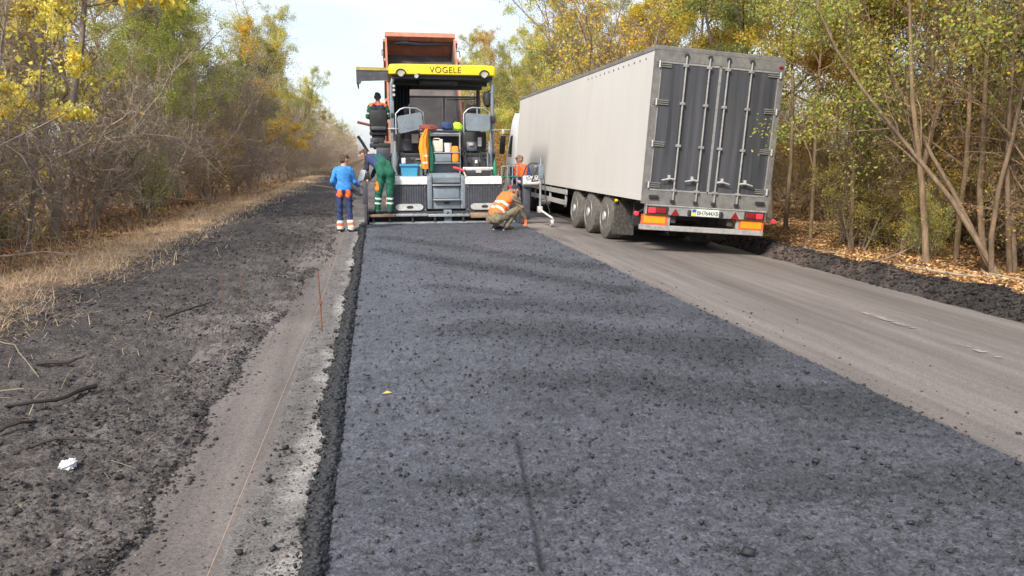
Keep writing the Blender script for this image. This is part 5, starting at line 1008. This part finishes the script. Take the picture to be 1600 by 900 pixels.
class Body:
    def __init__(s): s.c = []
    def cap(s, a, b, ra, rb, tagn, k=.03, bands=()): s.c.append((np.array(a, float), np.array(b, float), ra, rb, tagn, k, bands)); return s
    def ball(s, a, r, tagn, k=.02): return s.cap(a, np.array(a, float) + [0, 0, 1e-4], r, r, tagn, k)
    def mesh(s, h=.0095):
        lo = np.min([np.minimum(c[0] - max(c[2], c[3]), c[1] - max(c[2], c[3])) for c in s.c], 0) - .05; hi = np.max([np.maximum(c[0] + max(c[2], c[3]), c[1] + max(c[2], c[3])) for c in s.c], 0) + .05
        n = np.ceil((hi - lo) / h).astype(int) + 1; D = np.full(n, 1.0)
        def dist(P, c):
            ab = c[1] - c[0]; t = np.clip(((P - c[0]) @ ab) / max(ab @ ab, 1e-9), 0, 1); return np.linalg.norm(P - (c[0] + t[..., None] * ab), axis=-1) - (c[2] + (c[3] - c[2]) * t), t
        for c in s.c:
            m = max(c[2], c[3]) + .06; l = np.maximum(((np.minimum(c[0], c[1]) - m - lo) / h).astype(int), 0); u = np.minimum(((np.maximum(c[0], c[1]) + m - lo) / h).astype(int) + 2, n)
            ax = [lo[i] + h * np.arange(l[i], u[i]) for i in range(3)]; P = np.stack(np.meshgrid(*ax, indexing='ij'), -1); d, _ = dist(P, c)
            sl = tuple(slice(l[i], u[i]) for i in range(3)); o = D[sl]; k = c[5]; q = np.clip(.5 + .5 * (o - d) / k, 0, 1); D[sl] = o * (1 - q) + d * q - k * q * (1 - q)
        V, F = surface_net(D, lo, h); best = np.full(len(V), 9.0); tg = np.zeros(len(V), int); names = []
        def tid(nm):
            if nm not in names: names.append(nm)
            return names.index(nm)
        for c in s.c:
            d, t = dist(V, c); m = d < best; best = np.where(m, d, best); tv = np.full(len(V), tid(c[4]))
            for (t0, t1, nm) in c[6]: tv = np.where((t >= t0) & (t <= t1), tid(nm), tv)
            tg = np.where(m, tv, tg)
        return V, F, np.sort(tg[F], 1)[:, 1], names
def hand(B, w_, d, pn, side, tagn, curl=.7, sc=1.0):
    """w_ wrist, d pointing along the hand, pn palm normal; five fingers"""
    w_ = np.array(w_, float); d = np.array(d, float); d /= np.linalg.norm(d); pn = np.array(pn, float); pn -= d * (pn @ d); pn /= np.linalg.norm(pn); x = np.cross(d, pn) * side
    for o in (-.022, 0, .022): B.cap(w_ + x * o * .7 * sc, w_ + d * .085 * sc + x * o * 1.25 * sc, .018 * sc, .015 * sc, tagn, .015)
    for o, ln in ((-.034, .064), (-.012, .078), (.012, .084), (.034, .072)):
        p = w_ + d * .085 * sc + x * o * sc; a1 = curl * .6; a2 = curl * 1.5
        d1 = d * math.cos(a1) + pn * math.sin(a1); d2 = d * math.cos(a2) + pn * math.sin(a2); q = p + d1 * ln * .5 * sc; r = q + d2 * ln * .55 * sc
        B.cap(p, q, .0105 * sc, .0095 * sc, tagn, .006); B.cap(q, r, .0095 * sc, .0085 * sc, tagn, .006)
    p = w_ + d * .02 * sc + x * .03 * sc; q = p + (d * .6 + x * .7 + pn * .3) * .05 * sc; r = q + (d * .8 + pn * .5 + x * .1) * .035 * sc; B.cap(p, q, .014 * sc, .012 * sc, tagn, .01); B.cap(q, r, .012 * sc, .010 * sc, tagn, .006)
def head(B, c, f, hair='hair', upv=(0, 0, 1), cap=None, long_=0):
    """c centre of the skull, f facing direction"""
    c = np.array(c, float); f = np.array(f, float); f /= np.linalg.norm(f); u = np.array(upv, float); u -= f * (u @ f); u /= np.linalg.norm(u); r = np.cross(f, u)
    B.cap(c + u * .025 - f * .018, c + u * .02 + f * .022, .082, .078, 'skin', .02); B.cap(c + f * .035 - u * .02, c + f * .050 - u * .075, .058, .040, 'skin', .025)
    B.cap(c + f * .085 + u * .018, c + f * .107 - u * .022, .009, .014, 'skin', .012); B.cap(c + f * .083 - u * .062 - r * .018, c + f * .083 - u * .062 + r * .018, .007, .007, 'lip', .004)
    for s_ in (-1, 1):
        B.ball(c + f * .080 + u * .012 + r * .031 * s_, .0095, 'eye', .004); B.cap(c + r * .082 * s_ - u * .03 - f * .005, c + r * .086 * s_ + u * .015 - f * .01, .010, .015, 'skin', .008); B.cap(c + f * .083 + u * .034 + r * .018 * s_, c + f * .076 + u * .036 + r * .044 * s_, .006, .005, hair, .004)
    h_ = cap or hair; B.cap(c + u * .045 - f * .035, c + u * .055 + f * .028, .082, .074, h_, .01); B.cap(c - f * .045 + u * .02, c - f * .05 - u * .03, .074, .058, h_, .015)
    for s_ in (-1, 1): B.cap(c + r * .045 * s_ + u * .05 - f * .01, c + r * .052 * s_ + u * .01 - f * .025, .040, .036, h_, .012)
def limb(B, a, b, c, r, tags, bands=((), ()), k=.03): B.cap(a, b, r[0], r[1], tags[0], k, bands[0]); B.cap(b, c, r[1] * .97, r[2], tags[1], k, bands[1])
def shoe(B, an, d, tagn='shoe', sole='sole'):
    an = np.array(an, float); d = np.array(d, float); d /= np.linalg.norm(d); g = an.copy(); g[2] -= .045; x = np.array([d[1], -d[0], 0])
    B.cap(an, g - d * .02, .048, .045, tagn, .02)
    for o in (-.018, .018): B.cap(g - d * .05 + x * o, g + d * .15 + x * o, .038, .034, tagn, .02)
    B.cap(g - d * .055 + [0, 0, -.03], g + d * .165 + [0, 0, -.03], .030, .030, sole, .01)
def person(label, B, loc, rz=0, h=.0095):
    V, F, tg, names = B.mesh(h); t = thing('person', label, 'person', loc, None, local=True, rot=(0, 0, rz))
    me = bpy.data.meshes.new('body'); me.from_pydata(V.tolist(), [], F.tolist())
    for nm in names: me.materials.append(M[nm])
    me.polygons.foreach_set('material_index', tg.astype(np.int32)); me.polygons.foreach_set('use_smooth', np.ones(len(F), bool))
    b = bmesh.new(); b.from_mesh(me); bmesh.ops.recalc_face_normals(b, faces=b.faces[:]); b.normal_update(); skin_ = {i for i, nm in enumerate(names) if nm in ('skin', 'eye', 'lip', 'glove', 'shoe', 'sole')}
    for q in b.verts:
        if not any(f_.material_index in skin_ for f_ in q.link_faces):
            c_ = q.co; n_ = math.sin(c_.z * 31 + 9 * math.sin(c_.x * 9 + c_.z * 5) + 7 * c_.y) * math.sin(c_.x * 13 + c_.y * 11 + c_.z * 17); q.co = c_ + q.normal * (.011 * n_)
    bmesh.ops.smooth_vert(b, verts=b.verts[:], factor=.4, use_axis_x=True, use_axis_y=True, use_axis_z=True); b.to_mesh(me); b.free()
    o = bpy.data.objects.new('body', me); COL.objects.link(o); o.parent = t; return t
A = np.array
# ---- worker in the bright blue sweater, standing on the dirt strip, looking right
B = Body(); zs = 0
for s_ in (-1, 1):
    hp, kn, an = A([.095 * s_, 0, .93]), A([.105 * s_, .03 if s_ > 0 else .0, .50]), A([.11 * s_ + (.02 if s_ > 0 else 0), -.02 + (.05 if s_ < 0 else 0), .10])
    limb(B, hp, kn, an, (.088, .068, .056), ('navy_cloth', 'navy_cloth'), ((), ((.60, .70, 'reflective'), (.70, .88, 'orange_cloth'), (.88, .98, 'reflective'))))
    B.cap(kn * .35 + an * .65, an + A([0, 0, .015]), .072, .078, 'navy_cloth', .03, ((.0, .12, 'reflective'), (.12, .72, 'orange_cloth'), (.72, 1, 'reflective')))
    shoe(B, an, (.45 + .1 * s_, 1, 0) if s_ < 0 else (1, .35, 0))
    B.cap((.085 * s_, -.01, .92), (.075 * s_, -.01, 1.03), .094, .095, 'navy_cloth', .04)
    B.cap((.06 * s_, 0, 1.05), (.085 * s_, .02, 1.36), .098, .100, 'blue_cloth', .05)
    B.cap((.03 * s_, .01, 1.44), (.145 * s_, .01, 1.40), .055, .062, 'blue_cloth', .04)
B.cap((0, -.005, 1.06), (0, -.01, 1.38), .108, .108, 'blue_cloth', .06); B.cap((0, -.01, .94), (0, 0, 1.06), .100, .100, 'navy_cloth', .05)
for s_ in (-1, 1): B.cap((.09 * s_, -.045, .85), (.085 * s_, -.04, .94), .066, .070, 'orange_cloth', .03)
B.cap((-.07, -.012, 1.015), (.07, -.012, 1.015), .106, .106, 'blue_cloth', .03); B.cap((-.07, -.012, 1.0), (.07, -.012, 1.0), .103, .103, 'blue_cloth', .02)
limb(B, (-.17, 0, 1.385), (-.25, -.09, 1.15), (-.17, .10, .99), (.058, .050, .040), ('blue_cloth', 'blue_cloth'))
limb(B, (.17, .02, 1.385), (.23, .06, 1.13), (.33, .27, 1.04), (.058, .050, .040), ('blue_cloth', 'blue_cloth'))
hand(B, (-.17, .10, .99), (.6, .6, -.5), (.7, -.2, -.2), -1, 'skin', 1.0); hand(B, (.33, .27, 1.04), (.6, .7, .0), (-.3, .2, -1), 1, 'skin', .9)
B.cap((.0, .01, 1.42), (.02, .03, 1.53), .062, .058, 'skin', .02); head(B, (.035, .04, 1.615), (.85, .45, -.25), 'hair')
person('worker in a bright blue sweater and navy trousers standing beside the paver', B, (-.70, 17.75, -.055), 0)
# shovel under his arm and the white sheet held out
t = thing('shovel', 'dark shovel carried level behind the man in the blue sweater', 'shovel', (-.75, 17.8, .95)); tube('handle', 'wood', t, [(-1.42, 17.70, 1.02), (-.85, 17.72, .93), (-.50, 17.78, .865)], .019, 8)
mb = MB(); mb.v = [(-.52, 17.74, .90), (-.50, 17.80, .93), (-.33, 17.86, .82), (-.28, 17.83, .78), (-.36, 17.72, .77), (-.50, 17.72, .83)]; mb.v += [(x, y + .012, z - .012) for x, y, z in mb.v[:6]]
mb.f = [(0, 1, 2, 3, 4, 5), (11, 10, 9, 8, 7, 6)] + [(i, (i + 1) % 6, (i + 1) % 6 + 6, i + 6) for i in range(6)]; mb.build('blade', 'black', t)
mb = MB(); mb.v = [(-.40, 18.05, 1.05), (-.26, 18.12, 1.13), (-.21, 18.18, 1.33), (-.31, 18.13, 1.34), (-.38, 18.08, 1.2)]; mb.v += [(x + .004, y + .012, z) for x, y, z in mb.v[:5]]; mb.f = [(0, 1, 2, 3, 4), (9, 8, 7, 6, 5)] + [(i, (i + 1) % 5, (i + 1) % 5 + 5, i + 5) for i in range(5)]
tag(mb.build('paper_sheet', 'paper'), 'white crumpled sheet held between the two men at the paver', 'sheet')
# ---- worker in green dungarees bending over on the walkway (seen from behind, leaning left)
B = Body()
for s_ in (-1, 1):
    hp, kn, an = A([.10 * s_ + .06, .06, .97]), A([.135 * s_ + .01, .02, .52]), A([.15 * s_ - .02, .05, .10])
    limb(B, hp, kn, an, (.125, .090, .072), ('green_cloth', 'green_cloth'), ((), ((.28, .40, 'reflective'), (.55, .67, 'reflective'))))
    shoe(B, an, (-.2 + .15 * s_, 1, 0), 'shoe', 'shoe')
    B.cap((.09 * s_ + .05, .03, .99), (.085 * s_ + .01, .11, 1.16), .128, .118, 'green_cloth', .05); B.cap((.09 * s_ - .04, .17, 1.19), (.10 * s_ - .19, .34, 1.33), .118, .118, 'navy_cloth', .05)
    B.cap((-.19 + .03 * s_, .37, 1.38), (.16 * s_ - .21, .39, 1.37), .07, .075, 'navy_cloth', .05)
    B.cap((.07 * s_ + .0, .13, 1.27), (.06 * s_ - .16, .31, 1.44), .035, .028, 'green_cloth', .01)
B.cap((.0, .08, 1.22), (-.03, .16, 1.30), .10, .085, 'green_cloth', .03)
B.cap((-.15, .10, .56), (-.16, .09, .40), .06, .055, 'orange_bright', .02); B.cap((.10, .10, .36), (.09, .08, .20), .055, .05, 'orange_bright', .02); B.cap((-.17, -.03, .72), (-.16, -.03, .60), .06, .05, 'orange_bright', .02)
limb(B, (-.37, .36, 1.35), (-.42, .30, 1.09), (-.39, .24, .87), (.072, .060, .045), ('dark_cloth', 'dark_cloth')); limb(B, (-.05, .42, 1.33), (-.17, .56, 1.11), (-.28, .44, .90), (.072, .060, .045), ('dark_cloth', 'dark_cloth'))
hand(B, (-.39, .24, .87), (-.1, -.1, -1), (.5, .3, 0), -1, 'skin', .9); hand(B, (-.28, .44, .90), (-.5, -.3, -.8), (-.5, .3, 0), 1, 'skin', .9)
B.cap((-.26, .39, 1.42), (-.37, .43, 1.45), .062, .058, 'skin', .02); head(B, (-.445, .44, 1.44), (-.75, .35, -.55), 'hair', (-.4, .2, .9))
person('worker in a dark jacket and green dungarees bending over on the paver walkway', B, (.20, 19.11, .250), 0)
# ---- crouching worker in the orange vest at the right mat edge, squatting, facing right, seen from his right-hand side
B = Body()
for s_ in (-1, 1):
    limb(B, (.10 * s_, -.16, .27), (.17 * s_, .24 + .06 * s_, .44), (.13 * s_, .02 + .05 * s_, .11), (.118, .088, .064), ('khaki', 'khaki')); shoe(B, (.13 * s_, .02 + .05 * s_, .10), (.1 * s_, 1, 0))
    B.cap((.085 * s_, -.16, .28), (.085 * s_, -.12, .38), .125, .120, 'khaki', .05)
    B.cap((.085 * s_, -.11, .42), (.10 * s_, .17, .71), .118, .122, 'orange_cloth', .05, ((.08, .22, 'reflective'), (.46, .60, 'reflective')))
    B.cap((.04 * s_, .20, .78), (.15 * s_, .22, .755), .080, .080, 'orange_cloth', .05)
B.cap((0, -.12, .40), (0, .15, .72), .135, .125, 'orange_cloth', .06, ((.08, .22, 'reflective'), (.46, .60, 'reflective')))
B.cap((0, .26, .82), (0, .30, .85), .072, .068, 'khaki', .03)
limb(B, (.21, .24, .73), (.24, .40, .50), (.22, .53, .27), (.078, .062, .046), ('khaki', 'khaki')); limb(B, (-.21, .24, .73), (-.26, .36, .50), (-.12, .50, .46), (.075, .060, .045), ('khaki', 'khaki'))
hand(B, (.22, .53, .27), (.0, .25, -1), (-.2, -1, 0), 1, 'glove', .5, 1.2); hand(B, (-.12, .50, .46), (.5, .6, -.4), (.3, .2, -1), -1, 'glove', 1.1, 1.1)
B.cap((0, .29, .84), (.0, .35, .87), .062, .058, 'skin', .02); head(B, (.0, .425, .885), (.1, .75, -.62), 'hair', (0, .6, .75), 'dark_cloth')
person('crouching worker in an orange reflective vest and khaki clothes at the mat edge', B, (2.74, 17.05, .0), R(-62))
# ---- operator on the outboard seat, from behind
B = Body()
for s_ in (-1, 1):
    limb(B, (.09 * s_, .02, .10), (.13 * s_, .44, .13), (.12 * s_, .50, -.24), (.095, .075, .058), ('dark_cloth', 'dark_cloth')); shoe(B, (.12 * s_, .50, -.25), (0, 1, 0))
    B.cap((.08 * s_, 0, .10), (.10 * s_, .02, .50), .11, .115, 'green_cloth', .05, ((.62, 1, 'dark_cloth'),)); B.cap((.03 * s_, .01, .60), (.17 * s_, .01, .555), .06, .072, 'orange_cloth', .04)
    limb(B, (.21 * s_, .01, .53), (.27 * s_, .06, .27), (.17 * s_, .30, .22), (.065, .055, .042), ('green_cloth', 'green_cloth'), (((.55, .7, 'reflective'),), ())); hand(B, (.17 * s_, .30, .22), (-.1 * s_, 1, 0), (0, 0, -1), s_, 'skin', 1.0)
B.cap((0, .01, .60), (0, .02, .69), .058, .055, 'skin', .02); head(B, (0, .035, .775), (.15, 1, -.1), 'hair', (0, 0, 1), 'beanie')
person('operator in a grey beanie and orange-shouldered jacket on the outboard seat', B, (.125, 21.05, 2.39), 0)
# ---- worker behind the control stand on the right
B = Body()
for s_ in (-1, 1):
    limb(B, (.09 * s_, 0, .92), (.11 * s_, .02, .50), (.12 * s_, 0, .10), (.095, .075, .06), ('dark_cloth', 'dark_cloth')); shoe(B, (.12 * s_, 0, .10), (.1 * s_, -1, 0))
    B.cap((.08 * s_, 0, .95), (.10 * s_, 0, 1.38), .11, .115, 'navy_cloth', .05, ((.45, 1, 'orange_cloth'),)); B.cap((.03 * s_, 0, 1.46), (.17 * s_, 0, 1.41), .06, .07, 'orange_cloth', .04)
    limb(B, (.21 * s_, 0, 1.39), (.25 * s_, -.08, 1.13), (.12 * s_, -.30, 1.05), (.065, .055, .042), ('navy_cloth', 'navy_cloth')); hand(B, (.12 * s_, -.30, 1.05), (-.2 * s_, -1, -.1), (0, 0, -1), -s_, 'skin', .9)
B.cap((0, 0, 1.44), (-.01, -.01, 1.53), .058, .055, 'skin', .02); head(B, (-.02, -.02, 1.615), (-.85, -.35, -.3), 'hair_fair')
person('fair-haired worker with orange collar behind the control stand, beside the white trailer', B, (4.02, 21.5, -.08), 0)

# ================================================================== SMALL THINGS
def stake(x, y, z, h, r, label, nm='steel_pin', clip=None):
    t = thing(nm, label, 'pin', (x, y, z)); tube('shaft', 'rust', t, [(x, y, z - .1), (x - .006, y, z + h * .5), (x - .018, y, z + h)], r, 7)
    if clip: box('string_clip', 'rust', t, x - .02, x + .012, y - .018, y + .018, z + clip - .02, z + clip + .02, .004)
    return t
stake(-.56, 7.6, -.052, .62, .0075, 'rusty steel pin holding the string line beside the milled strip', clip=.30)
for (x, y, h, lb) in ((-1.72, 8.9, .42, 'thin dark pin stuck in the soil, left of two'), (-1.50, 8.9, .38, 'thin dark pin stuck in the soil, right of two')): stake(x, y, float(soil_z(np.array([x]), np.array([y]))[0]), h, .004, lb)
stake(-.60, 18.6, -.052, .5, .009, 'far rusty pin of the string line behind the man in blue')
tag(MB().tube([(-.72, 2.2, .01), (-.66, 4.5, .10), (-.57, 7.6, .245), (-.585, 12, .24), (-.60, 18.6, .28)], .0017, 6).build('string_line', 'string', None, True), 'thin orange string line stretched along the left edge of the road', 'string')
# asphalt lumps one can pick out on the mat and the milled strip
def uz(u, v, z=0):
    f = 1200.0; fw = Vector((math.sin(YAW) * math.cos(PITCH), math.cos(YAW) * math.cos(PITCH), -math.sin(PITCH))); rt = Vector((math.cos(YAW), -math.sin(YAW), 0)); up_ = rt.cross(fw)
    d = fw + rt * ((u - 800) / f) + up_ * ((450 - v) / f); q = (z - CAMZ) / d.z; return d.x * q, d.y * q
lumps = [(975, 667, .020), (1170, 870, .026), (1152, 866, .014), (1095, 820, .018), (1275, 725, .020), (1298, 748, .018), (925, 715, .018), (1485, 862, .022), (1308, 862, .012), (1148, 797, .014), (1430, 800, .020), (1470, 782, .016), (722, 680, .015), (590, 665, .014), (1340, 700, .018), (1215, 605, .018), (1490, 745, .020), (1535, 750, .022), (1290, 655, .016), (885, 745, .016), (1010, 600, .018), (1080, 640, .015)]
strip = [(420, 755, .026), (425, 862, .022), (455, 708, .016), (437, 715, .014), (375, 868, .020), (413, 822, .018), (470, 640, .016), (490, 655, .018), (445, 703, .018), (508, 583, .018), (430, 704, .012)]
for k, (u, v, s_) in enumerate(lumps + strip):
    on = k < len(lumps); z = 0 if on else -.038; x, y = uz(u, v, z)
    V, F_, _ = clumps(A([[0, 0, 0]]), [s_], None, .85, 500 + k); V[:, 2] -= V[:, 2].min() * .8
    o = raw('asphalt_lump', V, F_, 'crumb', None, False); o.location = (x, y, float(mat_z(A([x]), A([y]))[0]) if on else z)
    tag(o, 'loose black asphalt lump lying on the fresh mat' if on else 'loose black asphalt lump lying on the pale milled strip', 'asphalt lump', 'lumps on the mat' if on else 'lumps on the milled strip')
x, y = uz(605, 617)
mb = MB(); mb.v = [(x - .035, y, .012), (x, y + .03, .022), (x + .035, y + .004, .014), (x + .002, y - .026, .02), (x, y, .010)]; mb.f = [(0, 1, 4), (1, 2, 4), (2, 3, 4), (3, 0, 4)]; tag(mb.build('fallen_leaf', 'litter_leaf'), 'single yellow-orange fallen leaf on the fresh mat', 'leaf')
x, y = uz(105, 732, .0); zt = float(soil_z(A([x]), A([y]))[0]); b = bmesh.new(); bmesh.ops.create_icosphere(b, subdivisions=3, radius=1); mb = MB()
for q in b.verts:
    k = 1 + .22 * math.sin(q.co.x * 5 + 1) * math.cos(q.co.y * 9 + q.co.z * 8) + .12 * math.sin(q.co.z * 14 + q.co.x * 11); mb.v.append((x + q.co.x * .048 * k, y + q.co.y * .04 * k, zt + .035 + q.co.z * .034 * k + .015 * q.co.x))
b.verts.index_update(); mb.f = [tuple(q.index for q in fc_.verts) for fc_ in b.faces]; b.free(); tag(mb.build('crumpled_tissue', 'paper'), 'crumpled white scrap lying on the dark soil at lower left', 'scrap')
def stick(pts, r, m_, label):
    P = []
    for (u, v, dz) in pts:
        x, y = uz(u, v, -.02); P.append(Vector((x, y, float(soil_z(A([x]), A([y]))[0]) + dz)))
    Q = []
    for a, b in zip(P[:-1], P[1:]):
        for k in range(4): p = a.lerp(b, k / 4); Q.append(p + Vector((random.uniform(-.01, .01), random.uniform(-.01, .01), random.uniform(-.004, .006))))
    Q.append(P[-1]); n = len(Q)
    tag(MB().tube(Q, [r * (1 - .6 * i / (n - 1)) for i in range(n)], 6).build('fallen_stick', m_, None, True), label, 'stick', 'sticks on the left soil')
stick([(-20, 545, .05), (25, 575, .05), (62, 600, .03)], .006, 'stick', 'pale thin stick crossing the soil at the left frame edge')
stick([(150, 612, .04), (90, 640, .05), (10, 660, .03)], .020, 'darkstick', 'dark thick stick half buried in the left soil')
stick([(0, 632, .04), (40, 630, .06), (75, 622, .04)], .005, 'stick', 'short pale twig beside the dark thick stick')
stick([(-5, 700, .03), (30, 690, .04), (60, 675, .03)], .016, 'darkstick', 'dark stick at the left frame edge above the white scrap')
stick([(20, 725, .03), (90, 712, .05), (170, 705, .03)], .012, 'darkstick', 'dark crooked stick just above the white scrap')
stick([(250, 505, .03), (300, 495, .06), (330, 480, .03)], .016, 'darkstick', 'dark root lying in the middle of the left soil')
stick([(60, 585, .03), (110, 583, .05), (135, 578, .03)], .018, 'darkstick', 'short dark branch piece on the left soil')
# dead boughs lying under the right-hand trees
for k, (x, y, a, ln, r, lb) in enumerate([(8.95, 10.6, 2.6, 1.7, .035, 'pale broken bough lying on the leaves at the far right'), (9.1, 12.4, .5, 1.4, .022, 'thin dead bough lying on the leaves behind the spoil bank'), (9.2, 9.0, 2.2, 1.6, .03, 'pale dead bough at the right frame edge'), (9.0, 14.0, 2.9, 1.5, .02, 'thin dead bough on the leaves beside the trailer')]):
    z = float(rz(A([x]), A([y]))[0]) + .04; d = Vector((math.cos(a), math.sin(a), .06)); p = Vector((x, y, z)); t = thing('dead_bough', lb, 'branch', p[:], 'dead boughs under the right trees')
    tube('stem', 'stick', t, [p - d * ln * .5, p, p + d * ln * .5 + Vector((0, 0, .06))], [r, r * .8, r * .3], 6)
    for j in range(5): q = p + d * ln * (-.3 + .17 * j); tube('twig', 'stick', t, [q, q + Vector((random.uniform(-.3, .3), random.uniform(-.3, .3), random.uniform(.05, .3)))], [r * .35, r * .1], 5)
